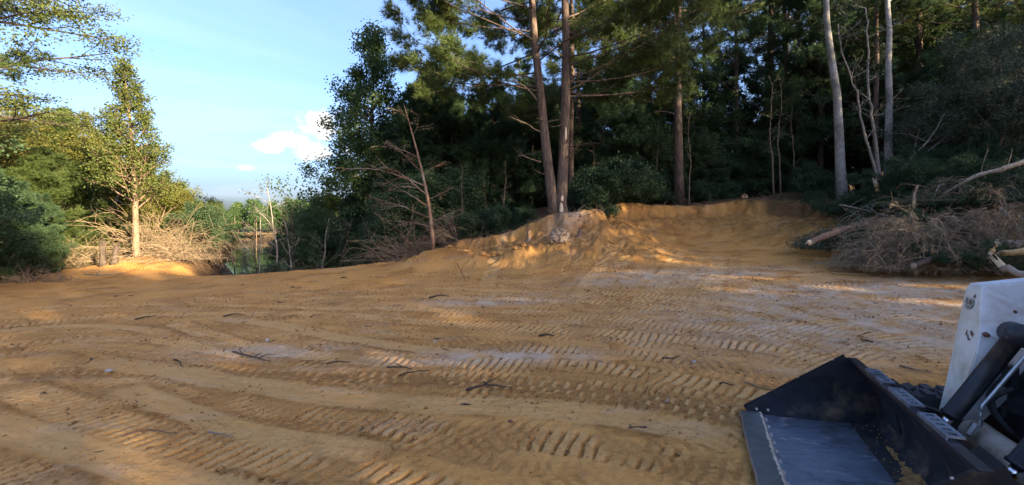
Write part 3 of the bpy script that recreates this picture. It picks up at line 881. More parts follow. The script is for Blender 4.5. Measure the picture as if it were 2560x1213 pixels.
def broad_parts(H, r0, seed, crown0=0.2, shape='cone', limb=2.6, nl=46, leaf=0.11, lw=0.09, per=9, el0=0.5, leafmat='oak', bark='gumbark', lean=(0, 0), jitter=0.13, subs=(5, 4), droop=0.15, rag=0.5, stems=1):
    r = np.random.default_rng(seed)
    trunk, wood, crown = Geo(), Geo(), Geo()
    anchors = []
    for s in range(stems):
        base = np.array((0, 0, -0.25)) if stems == 1 else np.array((r.normal() * 0.15, r.normal() * 0.15, -0.25))
        top = np.array((lean[0], lean[1], H * (1 if s == 0 else r.uniform(0.65, 0.95))))
        if stems > 1: top[:2] += r.normal(size=2) * H * 0.16
        pth = wobble_path(base, top, 12, H * 0.005, r)
        fr = np.linspace(0, 1, len(pth))
        rs = r0 * (1 if stems == 1 else 0.7)
        trunk.tube(pth, rs * (1 - 0.88 * fr) * (1 + 0.4 * np.exp(-fr * 22)) + 0.006, 10 if stems == 1 else 7)
        m = nl // stems
        for i in range(m):
            g = (i + r.uniform(0, 1)) / m
            f = crown0 + (0.99 - crown0) * g
            prof = (1 - g) ** 0.85 + 0.10 if shape == 'cone' else (math.sin(PI * (0.18 + 0.80 * g)) ** 0.7 if shape == 'round' else (0.75 * (1 - g) ** 0.5 + 0.2))
            az = i * 2.399 + r.normal() * 0.35
            el = el0 * r.uniform(0.6, 1.3) + 0.35 * g
            d = (math.cos(az) * math.cos(el), math.sin(az) * math.cos(el), math.sin(el))
            sb = tuple(max(2, int(round(q_ * min(1.0, 0.35 + 0.75 * prof)))) for q_ in subs)
            grow(wood, at_path(pth, f), d, limb * prof * r.uniform(rag, 1.85 - rag), rs * 0.26 * (1 - 0.7 * g) + 0.004, 2, r, anchors, up=droop, jit=0.13, subs=sb, spread=0.8, flat=0.9, f0=0.3)
    A = np.array([a for a, _ in anchors]); D = np.array([d for _, d in anchors])
    A2 = np.repeat(A, per, 0) + r.normal(size=(len(A) * per, 3)) * jitter
    D2 = np.repeat(D, per, 0) * 0.6 + r.normal(size=(len(A) * per, 3)) * 0.7; D2[:, 2] -= 0.35
    crown.leaves(A2, D2, leaf, lw, r, 0.15)
    return trunk, wood, crown, (bark, bark, leafmat)


def cedar_parts(H, r0, seed, rad=1.5, nl=90, leafmat='cedar', per=5, k=9):
    r = np.random.default_rng(seed)
    trunk, wood, crown = Geo(), Geo(), Geo()
    pth = wobble_path((0, 0, -0.25), (0, 0, H), 10, H * 0.004, r)
    trunk.tube(pth, r0 * (1 - 0.9 * np.linspace(0, 1, 10)) + 0.006, 9)
    anchors = []
    for i in range(nl):
        g = (i + r.uniform()) / nl; f = 0.08 + 0.91 * g
        az = i * 2.399 + r.normal() * 0.3
        el = 0.25 + 0.6 * g + r.normal() * 0.15
        d = (math.cos(az) * math.cos(el), math.sin(az) * math.cos(el), math.sin(el))
        grow(wood, at_path(pth, f), d, rad * ((1 - g) ** 0.75 + 0.12) * r.uniform(0.7, 1.25), 0.016, 1, r, anchors, up=0.35, jit=0.12, subs=(6,), spread=0.7, flat=1.0, f0=0.2)
    A = np.array([a for a, _ in anchors]); D = np.array([d for _, d in anchors])
    A2 = np.repeat(A, per, 0) + r.normal(size=(len(A) * per, 3)) * 0.09
    D2 = np.repeat(D, per, 0) + r.normal(size=(len(A) * per, 3)) * 0.4; D2[:, 2] += 0.3
    crown.tufts(A2, D2, k, 0.17, 0.026, 0.38, r)
    return trunk, wood, crown, ('darkbark', 'darkbark', leafmat)


def make_tree(name, parts, label, cat, group=None, loc=(0, 0, 0), rz=0.0, scale=1.0):
    t = empty(name, loc, rz)
    trunk, wood, crown, mats = parts
    trunk.build('trunk', mats[0], t, smooth=True)
    if wood.n: wood.build('branches', mats[1], t, smooth=True)
    if crown.n: crown.build('crown', mats[2], t)
    t.scale = (scale,) * 3 if isinstance(scale, (int, float)) else scale
    return tag(t, label, cat, group)


USED = {}


def zone(px):
    for lim, t in ((1340, ' between dead cedar and twin pine'), (1540, ' behind the twin pine'), (1780, ' near the lone bank pine'), (2050, ' between lone pine and pale tree'), (2290, ' behind the pale barked trees'), (9999, ' behind the willowy shrubs')):
        if px < lim: return t


def place(proto, px, Y, rz=None, s=1.0, label=None, group=None, dz=-0.05, X=None, cat=None, zoned=False):
    if proto.name not in USED:
        USED[proto.name] = (proto['label'], proto.get('group')); o = proto
    else: o = copy_tree(proto)
    lab0, grp0 = USED[proto.name]
    z = zone(px) if zoned and not label else ''
    o['label'] = lab0 + z
    if grp0: o['group'] = grp0 + z
    x = pX(px, Y) if X is None else X
    o.location = (x, Y, gz(x, Y) + dz)
    o.rotation_euler = (0, 0, random.uniform(0, 2 * PI) if rz is None else rz)
    o.scale = (s,) * 3 if isinstance(s, (int, float)) else s
    if label: o['label'] = label
    if group: o['group'] = group
    if cat: o['category'] = cat
    return o


# ---------------------------------------------------------------- the twin pine on the mound
def twin_pine():
    Y = 17.2
    x0 = pX(1396, Y); z0 = gz(x0, Y)
    t = empty('pine_tree', (x0, Y, z0))
    H = 19.0

    def path(offs, top):
        zs = [-0.4, 0.4, 2.2, 4.2, 6.2, 8.0, 10.5, 13, 16, top]
        xs = np.interp(zs, [-0.4, 0.4, 2.2, 4.2, 6.2, 8.0, 19], offs)
        return np.column_stack([xs, 0.10 * np.sin(np.array(zs) * 0.35), zs])
    for n_, (offs, sd, bias) in enumerate((([-0.10, -0.20, -0.42, -0.62, -0.85, -0.98, -1.8], 5, PI), ([0.14, 0.10, 0.20, 0.28, 0.30, 0.24, 0.6], 9, 0.0))):
        az = lambda r, f, b=bias: b + r.normal() * 1.15
        tr, wd, cr, m = pine_parts(H, 0.205 if n_ == 0 else 0.225, sd, crown0=0.33, limb=4.0, nl=46, per=8, k=15, nlen=0.27, nw=0.014, stubs=7, azbias=az, path=path(offs, H - n_), subs=(6, 4), droop=0.35)
        tr.build('trunk', m[0], t, smooth=True); wd.build('branches', m[1], t, smooth=True); cr.build('crown', m[2], t)
    # debarked patches low on the right trunk
    for (px, py, w, h) in ((1402, 522, 0.14, 0.42), (1404, 497, 0.10, 0.20), (1414, 335, 0.05, 0.5)):
        c = P(px, py, Y) - np.array((x0, Y, z0))
        g = Geo(); r = np.random.default_rng(px)
        a = np.linspace(0, 2 * PI, 14, endpoint=False)
        k = 1 + 0.10 * r.normal(size=14)
        ring = np.column_stack([np.cos(a) * w / 2 * k, np.zeros(14), np.sin(a) * h / 2 * k])
        rr = 0.245 if py > 450 else 0.192
        cx = np.interp(c[2], [0.4, 2.2, 4.2], [0.10, 0.20, 0.28])
        cy = 0.10 * math.sin(c[2] * 0.35)
        vx = c[0] + ring[:, 0]
        rr *= 0.955 if c[2] > 1 else 1.0
        vy = cy - np.sqrt(np.maximum(rr ** 2 - (vx - cx) ** 2, 0.01)) - 0.012
        v = np.column_stack([vx, vy, c[2] + ring[:, 2]])
        v = np.vstack([v, [[c[0], cy - math.sqrt(max(rr ** 2 - (c[0] - cx) ** 2, 0.01)) - 0.022, c[2]]]])
        g.add(v, None, [(14, (i + 1) % 14, i) for i in range(14)])
        g.build('bare_patch', 'cutface', t)
    # long bare limbs
    r = np.random.default_rng(77); q = []
    for (a, b) in (((1342, 250), (1225, 165)), ((1350, 330), (1270, 300)), ((1352, 405), (1290, 400)), ((1420, 225), (1530, 155)),
                   ((1425, 390), (1445, 355))):
        p0, p1 = P(a[0], a[1], Y), P(b[0], b[1], Y - 0.5)
        d = p1 - p0; o = np.array((x0, Y, z0))
        g = Geo(); grow(g, p0 - o, d, np.linalg.norm(d), 0.030, 1, r, q, up=0.10, jit=0.13, subs=(4,), seg=6, f0=0.4)
        g.build('bare_limb', 'twig', t, smooth=True)
    tag(t, 'twin trunked tall pine with peeled bark patch on the sandy mound', 'tree')


twin_pine()

# ---------------------------------------------------------------- forest on the right
G_PINE = 'tall pines of the wood above the bank'
G_UNDER = 'dark understorey trees of the wood above the bank'
G_YOUNG = 'young pines at the edge of the wood'
pine_v = [make_tree('pine_tree', pine_parts(19, 0.21, 101, crown0=0.38, limb=3.0, nl=36, per=4, k=11, nlen=0.28, nw=0.022), 'tall pine of the wood', 'tree', G_PINE),
          make_tree('pine_tree', pine_parts(21, 0.24, 102, crown0=0.33, limb=3.4, nl=40, per=4, k=11, nlen=0.28, nw=0.022), 'tall pine of the wood', 'tree', G_PINE),
          make_tree('pine_tree', pine_parts(17, 0.18, 103, crown0=0.22, limb=2.7, nl=40, per=4, k=11, nlen=0.28, nw=0.022, leafmat='needle_dark'), 'tall pine of the wood', 'tree', G_PINE)]
young_v = [make_tree('young_pine', pine_parts(7.0, 0.09, 111, crown0=0.10, limb=1.9, nl=34, per=4, k=12, nlen=0.24, nw=0.022, stubs=0, subs=(5, 3), leafmat='needle_dark', droop=0.4), 'bushy young dark green pine', 'tree', G_YOUNG),
           make_tree('young_pine', pine_parts(6.0, 0.08, 112, crown0=0.08, limb=1.7, nl=32, per=4, k=12, nlen=0.22, nw=0.022, stubs=0, subs=(5, 3), leafmat='needle_dark', droop=0.5), 'bushy young dark green pine', 'tree', G_YOUNG)]
under_v = [make_tree('understorey_tree', broad_parts(8.5, 0.10, 121, 0.12, 'round', 2.6, 40, 0.16, 0.11, 8, 0.35, 'dark', 'darkbark', stems=2), 'dark leafy understorey tree', 'tree', G_UNDER),
           make_tree('understorey_tree', broad_parts(10.5, 0.12, 122, 0.15, 'round', 2.9, 44, 0.16, 0.11, 8, 0.4, 'oak', 'darkbark'), 'dark leafy understorey tree', 'tree', G_UNDER),
           make_tree('understorey_tree', broad_parts(6.5, 0.09, 123, 0.05, 'round', 2.3, 40, 0.15, 0.10, 8, 0.3, 'dark', 'darkbark', stems=3), 'dark leafy understorey tree', 'tree', G_UNDER)]

# individually told-apart pines: (px, Y, proto, scale, label)
place(pine_v[1], 1697, 23.2, 0.6, 0.98, 'straight lone pine rising from the top of the cut bank', 'pine on the bank edge')
place(pine_v[0], 1428, 24.0, 1.9, 0.85, 'slender pine trunk close behind the twin pine', 'slender pines behind the twin pine')
place(pine_v[2], 1447, 26.5, 4.2, 0.95, 'slender pine trunk close behind the twin pine', 'slender pines behind the twin pine')
place(pine_v[1], 1612, 29.0, 3.1, 0.80, zoned=True)
place(pine_v[0], 1625, 34.0, 5.0, 0.85, zoned=True)
place(pine_v[2], 1300, 36.0, 2.2, 0.72, zoned=True)
rf = random.Random(5)
PINES = [(1760, 31, 2, .95), (1840, 27, 2, .9), (1930, 28.5, 0, 1.05), (1962, 27, 2, 1.0),
         (2000, 33, 1, 1.05), (2050, 26, 2, .95), (2080, 40, 0, 1.1), (2150, 29, 1, 1.0), (2190, 22.5, 2, .85), (2260, 33, 0, 1.05), (2300, 25, 1, .95), (2380, 30, 2, 1.0), (2440, 21, 0, .85),
         (2480, 27, 1, 1.0), (2540, 33, 0, 1.1), (2580, 22, 2, .95), (2700, 24, 1, 1.0), (2760, 19, 0, .9), (1970, 48, 1, 1.1), (2120, 48, 2, 1.15),
         (2230, 46, 0, 1.15), (2350, 44, 1, 1.15), (2460, 42, 2, 1.15), (2620, 38, 1, 1.1), (2040, 60, 1, 1.15), (2180, 60, 2, 1.2)]
for (px, Y, k, s) in PINES: place(pine_v[k], px, Y, None, s, zoned=True)
YOUNG = [(1130, 24, 0, 1.0), (1180, 27, 1, 1.1), (1235, 25, 0, 1.05), (1275, 29, 1, 1.2), (1330, 27, 0, 1.0), (1500, 26, 1, 1.0), (1545, 28, 0, 1.1), (1580, 25, 1, .85), (1490, 32, 0, 1.25), (1655, 30, 1, 1.2),
         (1210, 32, 0, 1.2), (1400, 31, 1, 1.25), (1160, 31, 1, 1.25), (1360, 34, 0, 1.3), (1300, 32, 0, 1.15)]
for (px, Y, k, s) in YOUNG: place(young_v[k], px, Y, None, s, zoned=True)
UNDER = [(1345, 29, 2, .62), (1372, 33, 2, .75), (1318, 34, 2, .8), (1722, 26, 2, .6), (1690, 25.5, 2, .5), (1800, 25.5, 2, .5), (1885, 25, 2, .45), (1760, 25.2, 2, .45), (1845, 25.6, 2, .5), (1930, 25.5, 2, .5), (1980, 26, 2, .5), (1460, 29, 2, 1.0), (1520, 33, 0, .9), (1600, 31, 2, 1.1), (1660, 26.5, 2, .75), (1740, 27.5, 0, .85), (1790, 30, 2, 1.1), (1880, 29, 0, .95), (1960, 31, 2, 1.2),
         (2010, 28, 0, 1.0), (2060, 31, 1, .95), (2130, 26, 0, .95), (2170, 31, 2, 1.3), (2240, 27, 1, .85), (2290, 30, 0, 1.1), (2330, 24, 2, 1.1), (2400, 25, 1, .85), (2450, 28, 0, 1.1), (2510, 23, 0, .95),
         (2560, 26, 1, .95), (2630, 22, 2, 1.2), (2330, 36, 1, 1.1), (2100, 38, 1, 1.1), (1570, 40, 2, 1.2), (1440, 38, 0, .9), (2200, 42, 1, 1.2), (2480, 36, 2, 1.5),
         (1310, 40, 2, 1.2), (1230, 38, 2, 1.1), (1150, 36, 2, 1.1), (2620, 30, 1, 1.0), (2720, 27, 0, 1.1)]
for (px, Y, k, s) in UNDER: place(under_v[k], px, Y, None, s, zoned=True)

# thin bare saplings between the trunks
def sapling_parts(H, r0, seed, nl=10, leafmat='lime', per=0, bark='twig', limb=0.9, lean=(0, 0), crown0=0.3, amp=0.012):
    r = np.random.default_rng(seed)
    trunk, wood, crown = Geo(), Geo(), Geo()
    pth = wobble_path((0, 0, -0.2), (lean[0], lean[1], H), 12, H * amp, r)
    trunk.tube(pth, r0 * (1 - 0.8 * np.linspace(0, 1, 12)) + 0.003, 6)
    an = []
    for i in range(nl):
        f = crown0 + (0.98 - crown0) * (i + r.uniform()) / nl
        az = r.uniform(0, 2 * PI)
        grow(wood, at_path(pth, f), (math.cos(az), math.sin(az), r.uniform(0.2, 1.0)), limb * r.uniform(0.6, 1.3) * (1.2 - 0.6 * f), r0 * 0.30, 1, r, an, up=0.2, jit=0.16, subs=(5,), f0=0.25, r_min=0.004)
    if per:
        A = np.array([a for a, _ in an]); A2 = np.repeat(A, per, 0) + r.normal(size=(len(A) * per, 3)) * 0.07
        crown.leaves(A2, r.normal(size=A2.shape) - np.array((0, 0, .4)), 0.08, 0.055, r, 0.15)
    return trunk, wood, crown, (bark, bark, leafmat)


sap_a = make_tree('sapling', sapling_parts(5.0, 0.035, 201, 8, bark='twig', per=1, leafmat='dark'), 'thin bare sapling', 'sapling', 'thin saplings at the wood edge')
for (px, Y, s) in ((1722, 22.6, .9), (1935, 22.5, 1.15), (1952, 23.5, 1.2), (1262, 19.5, .6), (1212, 20.5, .55), (1160, 19.5, .65), (1640, 24, .8), (1480, 22, .6), (1985, 24, 1.0)):
    place(sap_a, px, Y, None, s, zoned=True)

# pale barked trees on the right
def pale_tree(px, Y, H, r0, seed, lean, label, fork=None, crown0=0.42, nl=26):
    parts = broad_parts(H, r0, seed, crown0, 'round', 2.6, nl, 0.10, 0.075, 3, 0.45, 'greygreen', 'palebark', lean, 0.14, (5, 4))
    x = pX(px, Y)
    t = make_tree('pale_barked_tree', parts, label, 'tree', None, (x, Y, gz(x, Y) - 0.05), 0.0)
    return t


pale_tree(2106, 19.3, 16.5, 0.19, 301, (-0.75, 0), 'tall pale barked tree standing left of the brush heap', crown0=0.58)
pale_tree(2222, 20.0, 16.0, 0.165, 302, (0.05, 0.3), 'pale barked tree with forked upper stem behind cut boughs', crown0=0.52)


def crooked(px, Y, pts, r0, label, name='crooked_sapling', mat='greytwig', seed=0, group=None):
    """stem through picture-height waypoints at one distance, as a sapling of its own"""
    x = pX(px, Y); z0 = gz(x, Y)
    t = empty(name, (x, Y, z0))
    r = np.random.default_rng(seed)
    w = np.array([P(a, b, Y + dy) for a, b, dy in pts]) - np.array((x, Y, z0))
    w = np.vstack([[0, 0, -0.15], w])
    c = np.column_stack([spline(np.column_stack([w[:, 0], w[:, 2]]), 0.25), ])
    yy = np.interp(np.linspace(0, 1, len(c)), np.linspace(0, 1, len(w)), w[:, 1])
    path = np.column_stack([c[:, 0], yy, c[:, 1]]) + np.column_stack([r.normal(size=(len(c), 2)) * 0.018, np.zeros(len(c))])
    g = Geo(); g.tube(path, np.linspace(r0, r0 * 0.3, len(path)), 7)
    g.build('trunk', mat, t, smooth=True)
    b = Geo(); q = []
    for i in range(9):
        f = r.uniform(0.35, 1.0); az = r.uniform(0, 2 * PI)
        grow(b, at_path(path, f), (math.cos(az), math.sin(az) * .6, r.uniform(0.1, 0.9)), r.uniform(0.5, 1.4), r0 * 0.3, 1, r, q, up=0.2, jit=0.15, subs=(4,))
    b.build('branches', mat, t, smooth=True)
    A = np.array([a for a, _ in q]); A2 = np.repeat(A, 2, 0) + r.normal(size=(len(A) * 2, 3)) * 0.08
    l = Geo(); l.leaves(A2, r.normal(size=A2.shape), 0.08, 0.05, r); l.build('crown', 'greygreen', t)
    tag(t, label, 'tree', group)
    return t


crooked(2196, 16.2, [(2190, 430, 0), (2160, 330, 0), (2140, 230, 0), (2105, 130, 0), (2095, 60, 0)], 0.055, 'crooked vine like grey sapling winding up between the pale trees', seed=1)
crooked(2206, 16.6, [(2185, 330, 0), (2170, 220, 0), (2172, 130, 0), (2165, 20, 0)], 0.07, 'thin grey sapling leaning between two pale barked trees', seed=2)
crooked(2230, 16.4, [(2260, 420, 0), (2330, 340, 0), (2362, 280, 0)], 0.05, 'grey bare stem leaning right over the cut boughs', seed=3)
crooked(2235, 16.9, [(2300, 400, 0), (2375, 340, 0), (2440, 330, 0)], 0.05, 'grey bare stem bent low towards the willowy shrub', seed=4)

shrub_v = [make_tree('willow_shrub', broad_parts(5.2, 0.06, 131, 0.05, 'round', 2.0, 44, 0.095, 0.05, 9, 0.5, 'greygreen', 'greytwig', stems=5, jitter=0.12), 'grey green willowy shrub behind the brush heap', 'shrub', 'willowy shrubs behind the brush heap')]
for (px, Y, s) in ((2440, 16.5, .95), (2530, 15.5, 1.0), (2400, 19, 1.1), (2600, 17.5, 1.25), (2490, 20, 1.2), (2340, 18.5, .75)):
    place(shrub_v[0], px, Y, None, s)

fern_v = [make_tree('low_evergreen_bush', broad_parts(1.5, 0.03, 141, 0.02, 'round', 1.0, 36, 0.10, 0.05, 8, 0.5, 'cedar', 'darkbark', stems=4, jitter=0.10), 'low dark green bush', 'bush', 'low bushes along the bank top')]
for (px, Y, s) in ((1500, 20.5, 1.1), (1535, 22, 1.2), (1570, 22.5, 1.25), (1480, 21.5, 1.0), (1600, 23.5, 1.0), (1640, 24, .9), (1250, 18.6, .7), (1200, 18.8, .6), (1760, 23, .6), (1820, 23.2, .5), (2040, 20, .7), (2020, 22, .8), (1310, 19, .5), (1165, 18.6, .6)):
    place(fern_v[0], px, Y, None, s, zoned=True)

# ---------------------------------------------------------------- centre group beside the pond
G_CED = 'dark cedars beside the pond'
c_big = make_tree('broadleaf_tree', broad_parts(13.2, 0.17, 401, 0.08, 'cone', 3.7, 110, 0.13, 0.085, 9, 0.50, 'oak', 'darkbark', jitter=0.17, rag=0.7), 'tallest cone shaped leafy tree beside the pond', 'tree')
place(c_big, 928, 24.0, 0.4, 1.06)
ced = make_tree('cedar_tree', cedar_parts(8.5, 0.12, 411, 1.9, 100), 'dark feathery cedar beside the pond', 'tree', G_CED)
for (px, Y, s) in ((1035, 22.5, .92), (1085, 24, 1.08), (985, 23, .78), (1125, 25.5, .95), (1060, 27, 1.1), (900, 22.3, .66), (950, 21.4, .60), (860, 24.5, .62), (1000, 25, .95), (880, 26, .8), (960, 26, 1.0)):
    place(ced, px, Y, None, s)
lime = make_tree('light_green_tree', broad_parts(6.4, 0.08, 421, 0.12, 'round', 2.0, 36, 0.12, 0.08, 7, 0.5, 'lime', 'gumbark', stems=2), 'light green leafy tree left of the tall cone shaped one', 'tree')
place(lime, 850, 22.5, 1.0, 0.98)
for (px, Y, s_, rz) in ((800, 23.5, .85, 2.2), (770, 22.0, .55, 4.4)): place(lime, px, Y, rz, s_, 'smaller light green leafy tree leaning towards the pond', 'small light green trees by the pond')
for (px, Y, s_) in ((825, 23.8, .66), (905, 25.5, .85)): place(ced, px, Y, None, s_)
pinelow = make_tree('spreading_pine', pine_parts(6.4, 0.11, 431, crown0=0.25, limb=2.6, nl=30, per=5, k=12, nlen=0.2, nw=0.016, leafmat='needle_dark', stubs=2, droop=0.1), 'small spreading pine leaning over the pond', 'tree')
place(pinelow, 790, 21.5, 2.0, 0.85)
for (px, Y, s_, rz) in ((745, 22.5, .62, 4.0), (830, 23, .95, 1.0)): place(pinelow, px, Y, rz, s_, 'smaller feathery pine behind the one leaning over the pond', 'feathery pines by the pond')
pond_bush = make_tree('pond_bush', broad_parts(2.6, 0.035, 441, 0.03, 'round', 1.4, 40, 0.10, 0.06, 7, 0.5, 'dark', 'darkbark', stems=5), 'dark dense bush on the pond bank', 'bush', 'bushes along the pond bank')
for (px, Y, s) in ((930, 20.2, .8), (975, 19.8, .85), (1010, 20, 1.0), (905, 21.8, 1.2), (960, 22, 1.3), (1040, 21, 1.2), (1090, 20.5, 1.1), (1130, 21, 1.1)):
    place(pond_bush, px, Y, None, s)
rp = make_tree('green_reed_bush', broad_parts(1.3, 0.02, 451, 0.02, 'round', 1.0, 40, 0.11, 0.035, 8, 0.5, 'greygreen', 'greytwig', stems=6), 'low grey green scrub at the lip of the clearing', 'bush', 'low scrub along the lip above the pond')
for (px, Y, s) in ((565, 18.0, .42), (620, 17.9, .5), (690, 17.9, .5), (660, 18.6, .5)):
    place(rp, px, Y, None, s, dz=0.05)
# almost bare saplings standing in front of the open water
for i, (px, Y, H, seed, per, lean) in enumerate(((690, 18.6, 4.4, 461, 1, (-.1, 0)), (665, 19, 4.0, 462, 1, (-.5, .2)), (640, 18.9, 3.6, 463, 0, (.5, 0)), (730, 19, 4.2, 464, 2, (.4, 0)), (780, 19.5, 4.0, 465, 2, (.5, .3)), (600, 19.3, 2.6, 466, 1, (-.3, 0)), (750, 18.9, 3.0, 467, 0, (-.8, 0)), (820, 19.2, 3.4, 468, 1, (.7, 0)))):
    p_ = sapling_parts(H + 0.8, 0.045, seed, 14, leafmat='dark', per=per, bark='greytwig' if i % 2 == 0 else 'darkbark', limb=1.25, lean=lean, crown0=0.18)
    x = pX(px, Y)
    make_tree('bare_sapling', p_, 'nearly leafless grey sapling standing before the open water', 'sapling', 'bare saplings before the open water', (x, Y, gz(x, Y)), 0)


# dead cedar at the edge of the fill, and tangles of bare twigs
def dead_cedar():
    Y = 17.6
    x = pX(1083, Y); z0 = gz(x, Y)
    t = empty('dead_tree', (x, Y, z0)); r = np.random.default_rng(501)
    o = np.array((x, Y, z0))
    w = np.array([P(a, b, Y) for a, b in ((1083, 612), (1078, 560), (1070, 500), (1055, 430), (1035, 350), (1010, 262))]) - o
    path = np.column_stack([spline(w[:, [0, 2]], 0.2)[:, 0], np.zeros(len(spline(w[:, [0, 2]], 0.2))), spline(w[:, [0, 2]], 0.2)[:, 1]])
    path[0, 2] -= 0.3
    g = Geo(); g.tube(path, np.linspace(0.078, 0.014, len(path)), 8); g.build('trunk', 'deadred', t, smooth=True)
    b = Geo(); q = []
    for (a, c, d, rr) in ((1067, 487, (985, 420), .05), (1062, 465, (900, 385), .045), (1055, 430, (1000, 380), .03), (1045, 395, (965, 330), .03), (1030, 340, (1075, 290), .02), (1072, 520, (960, 440), .035), (1058, 440, (1110, 400), .025), (1076, 545, (930, 470), .03), (1078, 560, (1130, 520), .03), (1070, 500, (1120, 470), .025), (1079, 570, (960, 520), .025), (1020, 300, (985, 265), .018)):
        p0, p1 = P(a, c, Y), P(d[0], d[1], Y - 0.8 * r.uniform(-0.5, 1))
        grow(b, p0 - o, p1 - p0, np.linalg.norm(p1 - p0), rr * .62, 2, r, q, up=-0.25, jit=0.10, subs=(6, 5), seg=6, f0=0.25, flat=0.7, r_min=0.005)
    b.build('branches', 'deadred', t, smooth=True)
    tag(t, 'dead reddish cedar with bare drooping branches beside the fill', 'dead tree')


dead_cedar()


def twig_tangle(name, px, Y, w, h, n_, seed, mat, label, cat='thicket', dep=1.0, rad=0.010, leaf=None, arch=1.0, group=None):
    x = pX(px, Y); z0 = gz(x, Y); r = np.random.default_rng(seed)
    g = Geo(); tips = []
    t = empty(name, (x, Y, z0))
    for i in range(n_):
        b = np.array((r.normal() * w * 0.22, r.normal() * dep * 0.25, -0.05))
        az = r.uniform(0, 2 * PI); el = r.uniform(0.35, 1.3)
        d = np.array((math.cos(az) * math.cos(el), math.sin(az) * math.cos(el) * 0.7, math.sin(el)))
        L = r.uniform(0.45, 1.1) * h * 1.25
        p = [b]
        for s in range(6):
            d = unit(d + np.array((0, 0, -0.16 * arch)) + r.normal(size=3) * 0.13)
            p.append(p[-1] + d * L / 6); tips.append(p[-1])
        p = np.array(p); p[:, 2] = np.maximum(p[:, 2], 0.0)
        g.tube(p, np.linspace(rad * r.uniform(0.8, 1.6), rad * 0.4, 7), 3, cap=False)
        for j in range(3):
            k = r.integers(2, 6); dd = unit(p[k] - p[k - 1] + r.normal(size=3) * 0.6)
            q = np.array([p[k], p[k] + dd * L * 0.12, p[k] + (dd + np.array((0, 0, -.2 * arch))) * L * 0.26])
            g.tube(q, [rad * 0.6, rad * 0.5, rad * 0.3], 3, cap=False)
    g.build('stems', mat, t)
    if leaf:
        A = np.array(tips); A = A[r.random(len(A)) < 0.8]
        A2 = np.repeat(A, leaf[1], 0) + r.normal(size=(len(A) * leaf[1], 3)) * 0.08
        l = Geo(); l.leaves(A2, r.normal(size=A2.shape), leaf[2], leaf[2] * 0.6, r); l.build('foliage', leaf[0], t)
    return tag(t, label, cat, group)


twig_tangle('twig_thicket', 1020, 18.7, 1.6, 1.9, 150, 511, 'twig', 'brown leafless thicket below the dead cedar', rad=0.011)
twig_tangle('twig_thicket', 950, 19.0, 2.0, 1.5, 130, 512, 'darkbark', 'dark leafless thicket on the pond bank', rad=0.012, leaf=('dark', 1, .09))
twig_tangle('twig_thicket', 1130, 18.8, 1.6, 1.5, 120, 513, 'twig', 'tan dry thicket between dead cedar and twin pine', rad=0.010, leaf=('rust', 1, .07))
twig_tangle('twig_thicket', 800, 19.2, 2.6, 1.7, 60, 514, 'darkbark', 'tangle of black stems standing in the water', rad=0.014, arch=0.5)
twig_tangle('twig_thicket', 1200, 18.8, 1.8, 0.9, 90, 515, 'twig', 'low dry brush at the top of the sandy slope', rad=0.008, leaf=('dark', 1, .07))
twig_tangle('twig_thicket', 690, 19.6, 2.4, 1.2, 45, 516, 'darkbark', 'dark stems rising from the water behind the scrub', rad=0.012, arch=0.6, leaf=('greygreen', 1, .08))

# ---------------------------------------------------------------- left side
gum = make_tree('sweetgum_tree', broad_parts(7.9, 0.125, 601, 0.26, 'cone', 1.75, 72, 0.095, 0.072, 4, 0.55, 'gum', 'gumbark', (-0.36, 0), 0.10, (5, 4), droop=0.25, rag=0.8), 'slim cone shaped tree with bare lower trunk on the small mound', 'tree')
place(gum, 342, 19.0, 0.0, 1.0)
G_L = 'sunlit olive trees behind the slim tree'
oliv = [make_tree('olive_green_tree', broad_parts(7.0, 0.10, 611, 0.10, 'round', 2.5, 44, 0.12, 0.08, 8, 0.45, 'olive', 'gumbark', stems=2), 'sunlit yellow green tree on the left shore', 'tree', G_L),
        make_tree('olive_green_tree', broad_parts(5.5, 0.08, 612, 0.05, 'round', 2.2, 44, 0.11, 0.075, 8, 0.45, 'olive', 'gumbark', stems=3), 'sunlit yellow green tree on the left shore', 'tree', G_L)]
for (px, Y, k, s) in ((60, 25, 0, 1.0), (130, 23.5, 1, 1.05), (190, 27, 0, 1.05), (250, 24, 1, .95), (10, 22, 1, 1.1), (300, 28, 1, 1.05), (90, 31, 0, 1.25), (-60, 27, 0, 1.2), (400, 25.5, 1, .72), (450, 26, 1, .62), (350, 24, 1, .8), (490, 28, 1, .6), (220, 33, 0, 1.15), (-20, 34, 0, 1.4), (320, 34, 1, 1.1)):
    place(oliv[k], px, Y, None, s)
ced2 = make_tree('cedar_tree', cedar_parts(8.0, 0.11, 621, 1.6, 90, leafmat='needle'), 'pointed sunlit evergreen rising among the olive trees', 'tree')
place(ced2, 152, 26.5, None, 1.0)
lpine = make_tree('young_pine', pine_parts(5.5, 0.08, 622, crown0=0.08, limb=1.9, nl=32, per=4, k=13, nlen=0.25, nw=0.018, stubs=0, leafmat='needle', droop=0.4), 'bright long needled young pine on the left', 'tree', 'young pines on the left shore')
for (px, Y, s) in ((120, 20.5, .85), (190, 21.5, .75), (60, 20, .7)): place(lpine, px, Y, None, s)
G_DK = 'dark shaded shrubs at the left edge of the clearing'
dk = make_tree('dark_shrub', broad_parts(4.2, 0.06, 631, 0.04, 'round', 1.9, 48, 0.12, 0.075, 8, 0.4, 'dark', 'darkbark', stems=4), 'dark dense shrub at the left edge of the clearing', 'shrub', G_DK)
for i_, (px, Y, s) in enumerate(((-75, 15.4, .36), (20, 19.5, .36))):
    place(under_v[i_ % 2 * 2], px, Y, None, s, 'dark leafy tree added past the left edge to cast shade', 'shaded trees at the left edge of the clearing')
